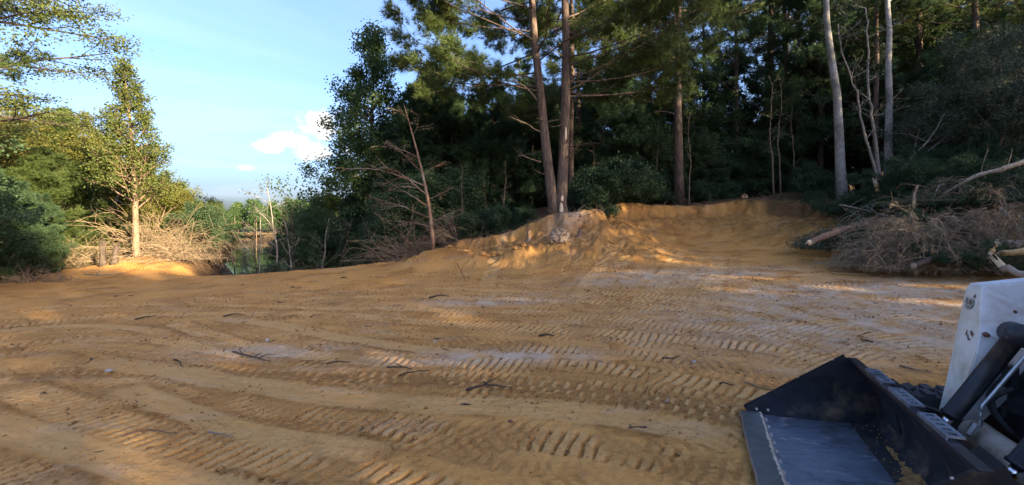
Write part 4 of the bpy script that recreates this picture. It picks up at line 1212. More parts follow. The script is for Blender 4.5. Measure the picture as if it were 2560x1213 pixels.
for i_, (px, Y, s) in enumerate(((40, 17.8, .48), (-40, 16.6, .62), (100, 19.0, .42), (5, 19.0, .62))):
    place(young_v[i_ % 2], px, Y, None, s, 'dark bushy young pine at the left edge of the clearing', 'dark young pines at the left edge of the clearing')
for (px, Y, s) in ((-10, 15.6, .42), (60, 16.6, .38), (110, 17.6, .36), (505, 24, .62), (540, 26, .6)):
    place(dk, px, Y, None, s)
for (px, Y, k, s_) in ((-290, 13, 0, .7), (-360, 17, 2, .9)):  # pines outside the view, added to block sky over the left edge
    place(pine_v[k], px, Y, None, s_, 'unseen tall pine added beyond the left edge to cast shade', 'unseen pines added to shade the left edge')
for (px, Y, k, s_) in ((-150, 12.8, 0, .6), (-80, 17.5, 2, .7), (-170, 15, 0, .65)):  # leafy trees put past the frame edge to darken the growth inside
    place(under_v[k], px, Y, None, s_, 'dark leafy tree added past the left edge to cast shade', 'shaded trees at the left edge of the clearing')
# big spreading tree just beyond the left edge of the frame
def spreading_left():
    Y = 14.5; x = pX(-150, Y); z0 = gz(x, Y)
    t = empty('spreading_tree', (x, Y, z0)); r = np.random.default_rng(641)
    pth = wobble_path((0, 0, -0.3), (-0.4, 0, 12.5), 12, 0.05, r)
    g = Geo(); g.tube(pth, 0.24 * (1 - 0.85 * np.linspace(0, 1, 12)) + 0.01, 12); g.build('trunk', 'darkbark', t, smooth=True)
    b = Geo(); an = []
    for i in range(34):
        f = 0.40 + 0.58 * (i + r.uniform()) / 34
        az = i * 2.399 + r.normal() * .3
        d = (math.cos(az), math.sin(az), r.uniform(-0.05, 0.25))
        grow(b, at_path(pth, f), d, 4.6 * (1.2 - 0.75 * f) * r.uniform(.8, 1.2) * 1.25, 0.06, 2, r, an, up=0.05, jit=0.12, subs=(6, 4), flat=0.3, spread=0.75, f0=0.3)
    b.build('branches', 'darkbark', t, smooth=True)
    A = np.array([a for a, _ in an]); per = 12
    A2 = np.repeat(A, per, 0) + r.normal(size=(len(A) * per, 3)) * np.array((.22, .22, .07))
    l = Geo(); l.leaves(A2, r.normal(size=A2.shape) * np.array((1, 1, .5)), 0.10, 0.06, r, .15); l.build('crown', 'gum', t)
    tag(t, 'large tree with flat tiers of spreading branches at the left', 'tree')


spreading_left()
twig_tangle('twig_thicket', 440, 19.6, 1.8, 1.9, 190, 651, 'drytwig', 'sunlit straw coloured arching bare bush beside the slim tree', rad=0.010, arch=1.5, dep=1.5)
twig_tangle('twig_thicket', 380, 20.5, 2.0, 2.6, 160, 652, 'drytwig', 'taller sunlit bush with olive leaves behind the arching one', rad=0.012, arch=1.0, leaf=('olive', 1, .09))
twig_tangle('twig_thicket', 520, 21.5, 1.8, 1.2, 120, 653, 'darkbark', 'dark russet thicket at the left end of the water', rad=0.012, leaf=('rust', 2, .08))
twig_tangle('twig_thicket', 215, 19.5, 2.4, 1.3, 130, 654, 'drytwig', 'low dry brush behind the splintered stumps', rad=0.010, leaf=('olive', 1, .08))
twig_tangle('twig_thicket', 60, 15.8, 3.0, 0.8, 110, 655, 'twig', 'dead sticks lying along the left edge of the clearing', rad=0.010, arch=1.6)
for i, (a, b, Y) in enumerate((((195, 600), (262, 505), 22), ((160, 590), (235, 495), 22.6), ((225, 595), (300, 480), 23))):
    p0, p1 = P(*a, Y), P(*b, Y); x = p0[0]; z0 = gz(x, Y)
    t = empty('leaning_stem', (x, Y, z0)); g = Geo(); r = np.random.default_rng(660 + i); q = []
    pa = np.array([(0, 0, -0.2), p0 - np.array((x, Y, z0)), 0.5 * (p0 + p1) - np.array((x, Y, z0)) + r.normal(size=3) * .08, p1 - np.array((x, Y, z0))])
    g.tube(pa, [0.075, 0.07, 0.055, 0.03], 7); g.build('trunk', 'palebark', t, smooth=True)
    b_ = Geo()
    for j in range(6): grow(b_, pa[2] * (1 - j / 6) + pa[3] * j / 6, r.normal(size=3) + np.array((0.5, 0, .9)), 1.2, 0.018, 1, r, q, up=.2, subs=(4,))
    b_.build('branches', 'palebark', t, smooth=True)
    tag(t, 'pale stem leaning right under the olive trees', 'tree', 'leaning pale stems')

# ---------------------------------------------------------------- far shore
G_FAR = 'trees along the far shore'
far_v = []
for i, (H, mat, shape) in enumerate(((13, 'far1', 'round'), (15, 'far2', 'cone'), (11, 'far1', 'round'), (14, 'far2', 'round'))):
    r = np.random.default_rng(700 + i); c, tr, w_ = Geo(), Geo(), Geo()
    tr.tube([(0, 0, -0.5), (0.1, 0, H * .4), (0, 0.1, H * .9)], [0.22, 0.16, 0.05], 6)
    n_ = 70
    g_ = r.uniform(0, 1, n_); z = H * (0.22 + 0.76 * g_)
    rad = H * 0.26 * (((1 - g_) ** .8 + .1) if shape == 'cone' else np.sin(PI * (0.15 + .83 * g_)) ** .7)
    az = r.uniform(0, 2 * PI, n_); q = np.sqrt(r.uniform(.2, 1, n_))
    C = np.column_stack([np.cos(az) * rad * q, np.sin(az) * rad * q, z])
    A = np.repeat(C, 34, 0) + r.normal(size=(n_ * 34, 3)) * np.array((.55, .55, .38))
    c.leaves(A, r.normal(size=A.shape), 0.55, 0.40, r, .1)
    far_v.append(make_tree('far_tree', (tr, w_, c, ('gumbark', 'gumbark', mat)), 'sunlit green tree on the far shore of the pond', 'tree', G_FAR))
for i in range(88):
    row = i // 22
    Y = 198 + row * 11 + rf.uniform(-4, 4)
    px = 470 + (i % 22) * 27 + rf.uniform(-12, 12)
    place(far_v[rf.randrange(4)], px, Y, None, rf.uniform(.75, 1.15))
for i in range(26):   # the left and right arms of the pond
    Y = rf.uniform(95, 180); px = rf.uniform(330, 500) if i % 2 else rf.uniform(985, 1120)
    place(far_v[rf.randrange(4)], px, Y, None, rf.uniform(.7, 1.0))
fb = twig_tangle('shore_brush', 700, 196.0, 6.0, 3.5, 90, 710, 'drytwig', 'pinkish tan brush along the far waterline', 'bush', dep=3.0, rad=0.05, leaf=('far3', 1, .5), group='brush along the far waterline')
fb.scale = (1, 1, .42)
for i in range(26):
    c = copy_tree(fb); px = 500 + i * 21 + rf.uniform(-8, 8); Y = 195.5 + rf.uniform(-1, 3)
    x = pX(px, Y); c.location = (x, Y, max(gz(x, Y), WATER_Z) - 0.1); c.rotation_euler = (0, 0, rf.uniform(0, 6)); q_ = rf.uniform(.7, 1.2); c.scale = (q_, q_, q_ * .42)


# woods behind the photographer: unseen leaf slab, added and shaped to shade the clearing
def add_shade_woods():
    g = Geo(); r = np.random.default_rng(801)
    s = np.array(sun_dir)[:2]; s = s / np.linalg.norm(s); side = np.array((-s[1], s[0]))
    n_ = SHADE_LEAF_N
    lat = np.where(r.random(n_) < .48, r.uniform(-26, 11, n_), r.uniform(9, 56, n_)); dist = r.uniform(24, 40, n_)
    H = np.interp(lat, *HB) + (dist - 28) * math.tan(SUN_EL)
    H = H * (1 + 0.05 * perlin(lat * .45, dist * .3, 9)) + 0.25 * r.normal(size=n_)
    z = r.uniform(0, 1, n_) ** .9 * H
    p = dist[:, None] * s + lat[:, None] * side
    A = np.column_stack([p, z + ground_z(p[:, 0], p[:, 1])])
    g.leaves(A, r.normal(size=A.shape), 0.52, 0.40, r, .1)
    for k in range(60):
        q = r.uniform(25, 39) * s + r.uniform(-25, 55) * side
        hh = float(np.interp(q @ side, *HB)) * .85
        g.tube([(q[0], q[1], gz(*q) - .3), (q[0], q[1], hh)], [.2, .05], 6)
    tag(g.build('shade_woods', 'dark'), 'unseen mass of leaves added behind the camera to shade the clearing', 'shade_woods', kind='stuff')


SHADE_LEAF_N = 98000
HB = ([-24, 1.5, 3.2, 4.4, 6, 8.5, 11, 14, 20, 29, 50], [15.9, 15.9, 14.2, 13.2, 13.2, 14.6, 17.5, 19.0, 19.5, 15.0, 13.0])
add_shade_woods()

# ---------------------------------------------------------------- compact track loader
def loader():
    b = np.array((0.926, -0.378)); L0 = np.array((2.28, 4.5))
    root = empty('track_loader', (L0[0], L0[1], gz(*L0) + 0.0), math.atan2(b[1], b[0]))
    W = 2.15
    # local frame: x back from the bucket lip, -y towards the photographer, z up
    bk = empty('bucket', (0, 0, 0)); bk.parent = root
    prof = [(-0.02, 0.012), (0.30, 0.015), (0.62, 0.022), (0.80, 0.034), (0.92, 0.062), (0.985, 0.12), (1.005, 0.20), (0.985, 0.31), (0.93, 0.42), (0.865, 0.52), (0.80, 0.605)]
    prof = np.array(prof)
    th = 0.016
    tan = np.gradient(prof, axis=0); tan /= np.linalg.norm(tan, axis=1, keepdims=True)
    outw = prof + th * np.column_stack([tan[:, 1], -tan[:, 0]])

    def strip(i0, i1, name, mat):
        g = Geo()
        a, c = prof[i0:i1 + 1], outw[i0:i1 + 1]
        loop = np.vstack([a, c[::-1]]); m = len(loop)
        ys = np.linspace(0.0, -W, 12)
        v = np.concatenate([np.column_stack([loop[:, 0], np.full(m, y), loop[:, 1]]) for y in ys])
        q = [(k * m + i, k * m + (i + 1) % m, (k + 1) * m + (i + 1) % m, (k + 1) * m + i) for k in range(len(ys) - 1) for i in range(m)]
        g.add(v, q)
        return g.build(name, mat, bk, smooth=False)
    strip(0, 3, 'floor_plate', 'bucketfloor')
    bp = strip(3, 10, 'back_plate', 'bucket')
    for p_ in bp.data.polygons: p_.use_smooth = True
    # side plates
    side = [(0.0, 0.010), (-0.03, 0.035), (-0.02, 0.075), (0.76, 0.62), (0.81, 0.612), (0.88, 0.52), (0.945, 0.42), (1.0, 0.31), (1.02, 0.20), (1.0, 0.11), (0.93, 0.05), (0.80, 0.022)]
    for y0 in (0.002, -W - 0.022):
        g = Geo(); g.prism(side, y0, y0 + 0.020); sp = g.build('side_plate', 'bucket', bk)
        g = Geo()      # stiffener along the upper edge and the wear corner
        p0, p1 = np.array((-0.02, 0.066)), np.array((0.76, 0.615)); d = p1 - p0; ln = np.linalg.norm(d); ang = math.atan2(d[1], d[0])
        R = np.array([[math.cos(ang), 0, -math.sin(ang)], [0, 1, 0], [math.sin(ang), 0, math.cos(ang)]])
        c = (p0 + p1) / 2
        yy = y0 + (0.034 if y0 > -1 else -0.014)
        g.box((c[0], yy, c[1] - 0.012), (ln + 0.04, 0.026, 0.055), R)
        g.build('edge_bar', 'bucket', bk)
        inner = y0 - 0.004 if y0 > -1 else y0 + 0.024
        for (bx_, bz_) in ((0.155, 0.062), (0.06, 0.058)):
            g = Geo(); s_ = -1 if y0 > -1 else 1
            g.tube([(bx_, inner, bz_), (bx_, inner + s_ * 0.008, bz_)], [0.014, 0.011], 8); g.build('bolt', 'bolt', bk)
        for f in (0.2, 0.55, 0.9):
            q = p0 + d * f
            g = Geo(); g.tube([(q[0], yy, q[1] + 0.010), (q[0] - .005, yy, q[1] + 0.024)], [0.010, 0.008], 7); g.build('bolt', 'bolt', bk)
    # cutting edge: a long plate with a worn, wavy front
    g = Geo(); r = np.random.default_rng(900)
    ys = np.linspace(0.015, -W - 0.015, 40); fr = -0.085 + 0.008 * np.cumsum(r.normal(size=40)) * 0.35
    v = np.concatenate([[(fr[i], y, 0.006), (fr[i] + 0.012, y, 0.020), (0.085, y, 0.034), (0.085, y, 0.020)] for i, y in enumerate(ys)])
    q = [(k * 4 + i, k * 4 + (i + 1) % 4, k * 4 + 4 + (i + 1) % 4, k * 4 + 4 + i) for k in range(39) for i in range(4)]
    g.add(v, q); g.build('cutting_edge', 'edge', bk)
    y = -0.14
    while y > -W:
        for x_ in (0.125,):
            g = Geo(); g.tube([(x_, y, 0.012), (x_, y, 0.026)], [0.015, 0.011], 8); g.build('bolt', 'bolt', bk)
        y -= 0.17
    # top rail with perforated steps
    g = Geo(); g.box((0.822, -W / 2, 0.612), (0.060, W, 0.022), None); g.build('top_rail', 'bucket', bk)
    for yc in (-0.62, -1.12, -1.62):
        st = Geo(); L = 0.36; nh = 5; w = 0.085; ex = 0.80; z = 0.642
        xs = [ex, ex + 0.022, ex + w - 0.022, ex + w]
        yb = [yc + L / 2]
        for i in range(nh):
            c = yc + L / 2 - L * (i + 0.5) / nh
            yb += [c + 0.018, c - 0.018]
        yb.append(yc - L / 2)
        for i in range(3):
            for j in range(len(yb) - 1):
                if i == 1 and j % 2 == 1: continue
                st.box(((xs[i] + xs[i + 1]) / 2, (yb[j] + yb[j + 1]) / 2, z), (xs[i + 1] - xs[i], yb[j] - yb[j + 1], 0.012))
        st.box((ex + 0.004, yc, z - 0.024), (0.010, L, 0.040))
        st.build('step_plate', 'bucketfloor', bk)
        g = Geo(); g.prism([(0.80, 0.60), (0.885, 0.634), (0.96, 0.45), (0.94, 0.42)], yc - L / 2 + .01, yc - L / 2 + .025); g.build('step_bracket', 'bucket', bk)
    # quick-attach plates behind the bucket
    for yc in (-0.42, -W + 0.42):
        g = Geo(); g.prism([(1.01, 0.10), (1.10, 0.10), (1.14, 0.30), (1.02, 0.55), (0.93, 0.50)], yc - 0.12, yc + 0.12); g.build('attach_plate', 'black', root)
        g = Geo(); g.prism([(1.08, 0.12), (1.38, 0.12), (1.42, 0.26), (1.36, 0.34), (1.10, 0.42)], yc - 0.05, yc + 0.03); g.build('attach_lug', 'black', root)

    # lift arms: ivory front face, white inner face, bent plate
    def arm(mir):
        Y = lambda l: -l if not mir else -(W - l)
        #  (a, z, lateral outer, lateral inner)
        fr = [(1.300, 0.20, .30, .36), (1.335, 0.36, .29, .44), (1.385, 0.60, .28, .52), (1.43, 0.86, .27, .56), (1.455, 1.02, .27, .55), (1.500, 1.30, .28, .46), (1.515, 1.335, .29, .45)]
        am = empty('lift_arm', (0, 0, 0)); am.parent = root
        g = Geo(); n_ = len(fr)
        v = [(a, Y(o), z) for a, z, o, i in fr] + [(a + 0.01, Y(i), z) for a, z, o, i in fr]
        g.add(v, [(k, k + 1, n_ + k + 1, n_ + k) for k in range(n_ - 1)])
        fo = g.build('front_face', 'white', am)
        mo = fo.modifiers.new('thick', 'SOLIDIFY'); mo.thickness = 0.012; mo.offset = 0
        g = Geo()
        inn = np.array([(a + 0.012, Y(i), z) for a, z, o, i in fr])
        back = np.array([(1.40, 0.16), (1.50, 0.30), (1.60, 0.50), (1.72, 0.72), (1.80, 0.85), (1.95, 0.98), (2.05, 1.05)])
        bk_ = np.array([(back[k][0], Y(fr[k][3] - (.0 if k < 5 else .02)), back[k][1]) for k in range(n_)])
        g.add(np.vstack([inn, bk_]), [(k, n_ + k, n_ + k + 1, k + 1) for k in range(n_ - 1)])
        # horizontal beam to the rear
        far = [(3.3, 1.62), (3.3, 1.30)]
        g.add([(1.527, Y(.45), 1.335), (3.3, Y(.42), 1.64), (3.3, Y(.42), 1.30), (2.05, Y(.43), 1.05)], [(0, 3, 2, 1)])
        io = g.build('inner_plate', 'whitegrey', am)
        mo = io.modifiers.new('thick', 'SOLIDIFY'); mo.thickness = 0.014; mo.offset = 0
        g = Geo()
        g.add([(1.515, Y(.29), 1.338), (3.3, Y(.26), 1.645), (3.3, Y(.42), 1.645), (1.515, Y(.452), 1.338)], [(0, 1, 2, 3)])
        to = g.build('top_plate', 'whitegrey', am)
        mo = to.modifiers.new('thick', 'SOLIDIFY'); mo.thickness = 0.016; mo.offset = 0
        g = Geo()
        out = np.array([(a + 0.02, Y(o), z) for a, z, o, i in fr]); ob = bk_.copy(); ob[:, 1] = Y(.28)
        g.add(np.vstack([out, ob, [(3.3, Y(.26), 1.63), (3.3, Y(.26), 1.30)]]), [(k, k + 1, n_ + k + 1, n_ + k) for k in range(n_ - 1)] + [(n_ - 1, 2 * n_, 2 * n_ + 1, 2 * n_ - 1)])
        oo = g.build('outer_plate', 'white', am)
        mo = oo.modifiers.new('thick', 'SOLIDIFY'); mo.thickness = 0.012; mo.offset = 0
        if not mir:
            # worn decal and rust chips on the front face, a hole in the inner plate
            def on_front(z, u, dz, du, name, mat, seed):
                k = max(0, min(n_ - 2, int(np.searchsorted([f[1] for f in fr], z) - 1)))
                r = np.random.default_rng(seed); m = 11; a_ = np.linspace(0, 2 * PI, m, endpoint=False); kk = 1 + .3 * r.normal(size=m)
                pts = []
                for t, s_ in zip(a_, kk):
                    zz = z + math.sin(t) * dz / 2 * s_; uu = u + math.cos(t) * du / 2 * s_
                    f_ = (zz - fr[k][1]) / (fr[k + 1][1] - fr[k][1])
                    A_ = fr[k][0] * (1 - f_) + fr[k + 1][0] * f_; o_ = fr[k][2] * (1 - f_) + fr[k + 1][2] * f_; i_ = fr[k][3] * (1 - f_) + fr[k + 1][3] * f_
                    pts.append((A_ + 0.01 * uu - 0.011, Y(o_ * (1 - uu) + i_ * uu), zz))
                g2 = Geo(); g2.add(np.vstack([pts, np.mean(pts, 0)[None]]), None, [(m, i, (i + 1) % m) for i in range(m)])
                g2.build(name, mat, fo)
            on_front(1.20, .42, .085, .50, 'worn_decal', 'decal', 1); on_front(1.21, .40, .03, .30, 'rust_chip', 'rustspot', 2)
            on_front(0.99, .72, .035, .16, 'rust_chip', 'rustspot', 3); on_front(0.975, .5, .045, .07, 'rust_chip', 'rustspot', 4); on_front(0.955, .60, .03, .06, 'rust_chip', 'rustspot', 5)
            on_front(0.94, .66, .015, .1, 'rust_chip', 'rustspot', 6); on_front(1.26, .7, .03, .12, 'rust_chip', 'rustspot', 7); on_front(.45, .7, .02, .1, 'rust_chip', 'rustspot', 8)
            g2 = Geo(); g2.tube([(1.60, Y(.44), 1.225), (1.60, Y(.462), 1.225)], [.016, .016], 10); g2.build('plug_hole', 'black', io)
            g2 = Geo(); g2.tube([(1.70, Y(.44), 1.16), (1.70, Y(.464), 1.16)], [.02, .012], 8); g2.build('rust_chip', 'rustspot', io)
            g2 = Geo(); g2.tube([(1.49, Y(.565), 1.0), (1.49, Y(.600), 0.998)], [.02, .014], 8); g2.build('rust_chip', 'rustspot', io)
    arm(False); arm(True)

    def cyl(pa, pb, ra, rb, split, names, mats):
        pa, pb = np.array(pa), np.array(pb); m = pa * (1 - split) + pb * split
        g = Geo(); g.tube([pa, m], [ra, ra], 14); g.build(names[0], mats[0], root, smooth=True)
        d = unit(pb - pa)
        g = Geo(); g.tube([m - d * .005, m + d * .02, m + d * .021, pb - d * .05, pb - d * .049, pb], [rb * 1.12, rb * 1.12, rb, rb, rb * 1.06, rb * 1.06], 16); g.build(names[1], mats[1], root, smooth=True)
    for mir in (0, 1):
        Yl = (lambda l: -l) if not mir else (lambda l: -(W - l))
        cyl((1.198, Yl(.68), 0.33), (1.602, Yl(.68), 1.02), 0.030, 0.058, 0.12, ('cylinder_rod', 'tilt_cylinder'), ('chrome', 'black'))
        g = Geo(); g.tube([(1.62, Yl(.58), 1.03), (1.62, Yl(.76), 1.03)], [.078, .078], 16); g.build('cylinder_boss', 'black', root, smooth=True)
        g = Geo(); pts = spline([(1.80, 0.95), (1.74, 0.99), (1.68, 0.90), (1.50, 0.60), (1.43, 0.48), (1.435, 0.40), (1.41, 0.33), (1.36, 0.28)], .03)
        g.tube(np.column_stack([pts[:, 0] - .05, np.full(len(pts), Yl(.76)), pts[:, 1] + .03]), .013, 8); g.build('hydraulic_pipe', 'pipe', root, smooth=True)
        g = Geo(); g.tube([(1.355, Yl(.76), 0.405), (1.315, Yl(.76), 0.325)], [.022, .022], 6); g.build('pipe_fitting', 'pipe', root)
    # cross tube, chassis, tracks, cab
    g = Geo(); g.tube([(1.46, -0.47, 0.25), (1.46, -0.50, 0.25), (1.46, -W + 0.5, 0.25), (1.46, -W + 0.47, 0.25)], [0.085, 0.105, 0.105, 0.085], 20); g.build('cross_tube', 'dusty', root, smooth=True)
    g = Geo(); g.prism([(1.62, 0.30), (1.62, 0.62), (1.75, 0.86), (3.4, 0.92), (3.5, 0.35)], -0.50, -W + 0.50); g.build('chassis', 'black', root)
    for (a, z, l, da, dl, dz) in ((1.60, .72, .62, .05, .10, .16), (1.58, .55, .74, .06, .08, .10), (1.60, .42, .60, .05, .07, .14), (1.66, .80, .80, .05, .12, .10)):
        g = Geo(); g.box((a, -l, z), (da, dl, dz)); g.build('valve_block', 'black', root)
    for k, (l0, z0, l1, z1) in enumerate(((.58, .70, .66, .36), (.63, .74, .72, .34), (.70, .66, .60, .40))):
        t = np.linspace(0, 1, 14); g = Geo()
        g.tube(np.column_stack([1.58 - 0.10 * np.sin(PI * t), -(l0 + (l1 - l0) * t), z0 + (z1 - z0) * t]), .016, 8); g.build('hose', 'rubber', root, smooth=True)
    for y0, y1 in ((0.06, -0.26), (-W + 0.26, -W - 0.06)):
        loop = []
        Lr = 0.20
        for t in np.linspace(-PI / 2, PI / 2, 12): loop.append((3.05 + Lr * math.cos(t), .215 + Lr * math.sin(t)))
        for x_ in np.linspace(2.9, 1.42, 12): loop.append((x_, .415))
        for t in np.linspace(PI / 2, 3 * PI / 2, 12): loop.append((1.28 + Lr * math.cos(t), .215 + Lr * math.sin(t)))
        for x_ in np.linspace(1.42, 2.9, 12): loop.append((x_, .015))
        g = Geo(); g.prism(loop, y0, y1); tr = g.build('rubber_track', 'rubber', root, smooth=False)
        lp = np.array(loop + loop[:1]); sg = np.r_[0, np.cumsum(np.linalg.norm(np.diff(lp, axis=0), axis=1))]
        n_ = int(sg[-1] / .115); c0 = lp.mean(0)
        for i in range(n_):
            s_ = sg[-1] * i / n_; p_ = np.array([np.interp(s_, sg, lp[:, k]) for k in (0, 1)]); p2 = np.array([np.interp((s_ + .02) % sg[-1], sg, lp[:, k]) for k in (0, 1)])
            d = unit(p2 - p_); ang = math.atan2(d[1], d[0]); R = np.array([[math.cos(ang), 0, -math.sin(ang)], [0, 1, 0], [math.sin(ang), 0, math.cos(ang)]])
            if p_[1] < 0.1: continue
            nn = np.array((d[1], -d[0]))
            for sgn, off in ((.25, 0.0), (.75, .05)):
                g = Geo(); cc = p_ + nn * .012 + d * off
                g.box((cc[0], y0 + (y1 - y0) * sgn, cc[1]), (.060, abs(y1 - y0) * .46, .022), R); g.build('tread_lug', 'rubber', tr)
    cab = empty('cab', (0, 0, 0)); cab.parent = root
    for (a, l) in ((2.15, .60), (2.15, W - .60), (3.2, .60), (3.2, W - .60)):
        g = Geo(); g.box((a, -l, 1.45), (.07, .07, 1.12)); g.build('cab_post', 'black', cab)
    g = Geo(); g.box((2.68, -W / 2, 2.03), (1.25, W - 1.1, .07)); g.build('cab_roof', 'whitegrey', cab)
    g = Geo(); g.box((2.8, -W / 2, 1.12), (.6, .5, .4)); g.build('seat', 'black', cab)
    tag(root, 'white compact track loader with black bucket lowered onto the sandy ground', 'loader')
    # loose soil left in the bucket corner
    g = Geo(); r = np.random.default_rng(950); ny, nx = 60, 12
    Ys = np.linspace(-0.02, -W + 0.02, ny)
    v = []
    for y in Ys:
        wd = 0.04 + 0.11 * sstep(-.05, -1.6, y) + .012 * math.sin(y * 9)
        for t in np.linspace(0, 1, nx):
            x_ = 0.97 - wd * 1.7 * t
            v.append((x_, y, 0.022 + (1 - t) ** 1.2 * (0.075) + .012 * float(perlin(np.array([x_ * 20]), np.array([y * 20]), 5)[0]) * (t < .95) - (.03 if t > .97 else 0)))
    g.add(v, [(i * nx + j, i * nx + j + 1, (i + 1) * nx + j + 1, (i + 1) * nx + j) for i in range(ny - 1) for j in range(nx - 1)])
    for i in range(110):
        y = r.uniform(-W + .03, -.05); x_ = .95 - abs(r.normal()) * .09
        c = np.array((x_, y, .045 + .05 * max(0, (x_ - .7) / .3))); s = r.uniform(.003, .009)
        g.add(c + s * np.array([(1, 0, 0), (-1, 0, 0), (0, 1, 0), (0, -1, 0), (0, 0, 1), (0, 0, -1)]) * r.uniform(.6, 1.2, (6, 1)), None, [(0, 2, 4), (2, 1, 4), (1, 3, 4), (3, 0, 4), (2, 0, 5), (1, 2, 5), (3, 1, 5), (0, 3, 5)])
    o = g.build('bucket_soil', 'clod', None, smooth=True)
    o.location = root.location; o.rotation_euler = root.rotation_euler
    tag(o, 'sandy soil left along the back corner of the loader bucket', 'soil', kind='stuff')
    # dirt line caked along the cutting edge
    g = Geo()
    ys = np.linspace(-.02, -W + .02, 90); c = .092 + .006 * np.cumsum(r.normal(size=90)) * .2
    hw = .010 + .006 * np.abs(r.normal(size=90))
    v = np.concatenate([[(c[i] - hw[i], y, .030), (c[i], y, .046 + .004 * r.normal()), (c[i] + hw[i], y, .017)] for i, y in enumerate(ys)])
    g.add(v, [(k * 3 + i, k * 3 + i + 1, k * 3 + i + 4, k * 3 + i + 3) for k in range(89) for i in range(2)])
    o = g.build('edge_soil', 'dusty', None, smooth=True); o.location = root.location; o.rotation_euler = root.rotation_euler
    tag(o, 'thin line of dried mud along the bucket cutting edge', 'soil', kind='stuff')


loader()

# ---------------------------------------------------------------- brush heap and logs on the right
MAT['drybrush'] = leaf_mat('dry_brush_needles', (0.20, 0.150, 0.095), (0.38, 0.290, 0.190), 0.25, (0.24, 0.22, 0.13))
MAT['tantwig'] = bark_mat('tan_brush_wood', (0.22, 0.16, 0.10), (0.42, 0.32, 0.21), 18, 18, 0.3)


def brush_heap(px, Y, rx, ry, h, n_, seed, label, mat='tantwig', fuzz='drybrush', fk=9, rad=0.010, lift=0.0, fl=0.10):
    x = pX(px, Y); z0 = gz(x, Y); r = np.random.default_rng(seed)
    t = empty('brush_heap', (x, Y, z0)); g = Geo(); pts = []; dr = []
    for i in range(n_):
        a = r.uniform(0, 2 * PI); q = math.sqrt(r.uniform(0, 1))
        top = np.array((rx * q * math.cos(a) * .8, ry * q * math.sin(a) * .8, 0))
        top[2] = h * (1 - q ** 1.6) * r.uniform(.55, 1.05) + .05 + lift
        d = unit(np.array((math.cos(a) * rx, math.sin(a) * ry, r.uniform(-.2, .9))) + r.normal(size=3) * .6)
        p = [top]; L = r.uniform(.35, 1.0) * (rx + ry) * .45
        for s in range(6):
            d = unit(d + np.array((0, 0, -.30)) + r.normal(size=3) * .22); p.append(p[-1] + d * L / 6)
        p = np.array(p); p[:, 2] = np.maximum(p[:, 2], 0.02 + .04 * r.random(7))
        g.tube(p, np.linspace(rad * r.uniform(.6, 1.9), rad * .4, 7), 3, cap=False)
        if i % 22 == 0:
            lb = Geo(); lb.tube(p, np.linspace(r.uniform(.022, .042), .008, 7), 6); lb.build('limb', r.choice(['barewood', 'deadred', 'greytwig', 'darkbark']), t, smooth=True)
        for k in range(2, 7):
            pts.append(p[k]); dr.append(p[k] - p[k - 1])
        for j in range(4):
            k = r.integers(1, 6); dd = unit(p[k + 1] - p[k] + r.normal(size=3) * .8)
            e = p[k] + dd * L * .25 + np.array((0, 0, -.05)); e[2] = max(e[2], .02)
            g.tube([p[k], p[k] + dd * L * .13, e], [rad * .55, rad * .45, rad * .25], 3, cap=False)
            pts.append(e); dr.append(dd)
    g.build('twigs', mat, t)
    if fuzz:
        c = Geo(); A = np.array(pts); D = np.array(dr)
        A = np.repeat(A, 2, 0) + r.normal(size=(2 * len(A), 3)) * .04; D = np.repeat(D, 2, 0)
        c.tufts(A, D, fk, fl, .009, .7, r); c.build('dry_needles', fuzz, t)
    return tag(t, label, 'brush pile')


brush_heap(2310, 11.4, 1.75, 1.3, 1.35, 420, 1001, 'large heap of drooping tan dead brush at the right of the clearing')
brush_heap(2520, 10.6, 1.4, 1.2, 1.25, 200, 1002, 'mixed brown brush heap among the split logs', 'twig', 'drybrush')
brush_heap(2190, 13.2, 1.6, 1.1, 1.15, 190, 1003, 'low grey brush heap at the foot of the bank', 'greytwig', 'needle_cut', 7)
brush_heap(2440, 13.2, 2.2, 1.3, .85, 180, 1004, 'dark greyish brush heap below the long bent branch', 'twig', 'needle_cut', 7)
brush_heap(2090, 14.6, 1.2, .9, .45, 90, 1005, 'small brush scatter at the end of the cut bank', 'greytwig', 'needle_cut', 6)


def bough_parts(seed, L=1.7, mat='needle_cut'):
    r = np.random.default_rng(seed); w, c = Geo(), Geo(); an = []
    for i in range(6):
        a = r.uniform(0, 2 * PI)
        grow(w, (r.normal() * .15, r.normal() * .15, .1), (math.cos(a), math.sin(a), r.uniform(.1, .9)), L * r.uniform(.5, .9), .022, 1, r, an, up=-.25, jit=.12, subs=(8,), f0=.15)
    A = np.array([a for a, _ in an]); D = np.array([d for _, d in an])
    A[:, 2] = np.maximum(A[:, 2], .05)
    A = np.repeat(A, 5, 0) + r.normal(size=(5 * len(A), 3)) * .08; D = np.repeat(D, 5, 0) + r.normal(size=(5 * len(A) // 5 * 5, 3))[:len(A)] * .3
    c.tufts(A, D, 13, .20, .012, .45, r)
    return w, c


def bough(seed):
    t = empty('cut_pine_bough'); w, c = bough_parts(seed); w.build('branch', 'twig', t); c.build('needles', 'needle_cut', t)
    return tag(t, 'dark green cut pine bough lying in the brush', 'bough', 'cut pine boughs lying in the brush')


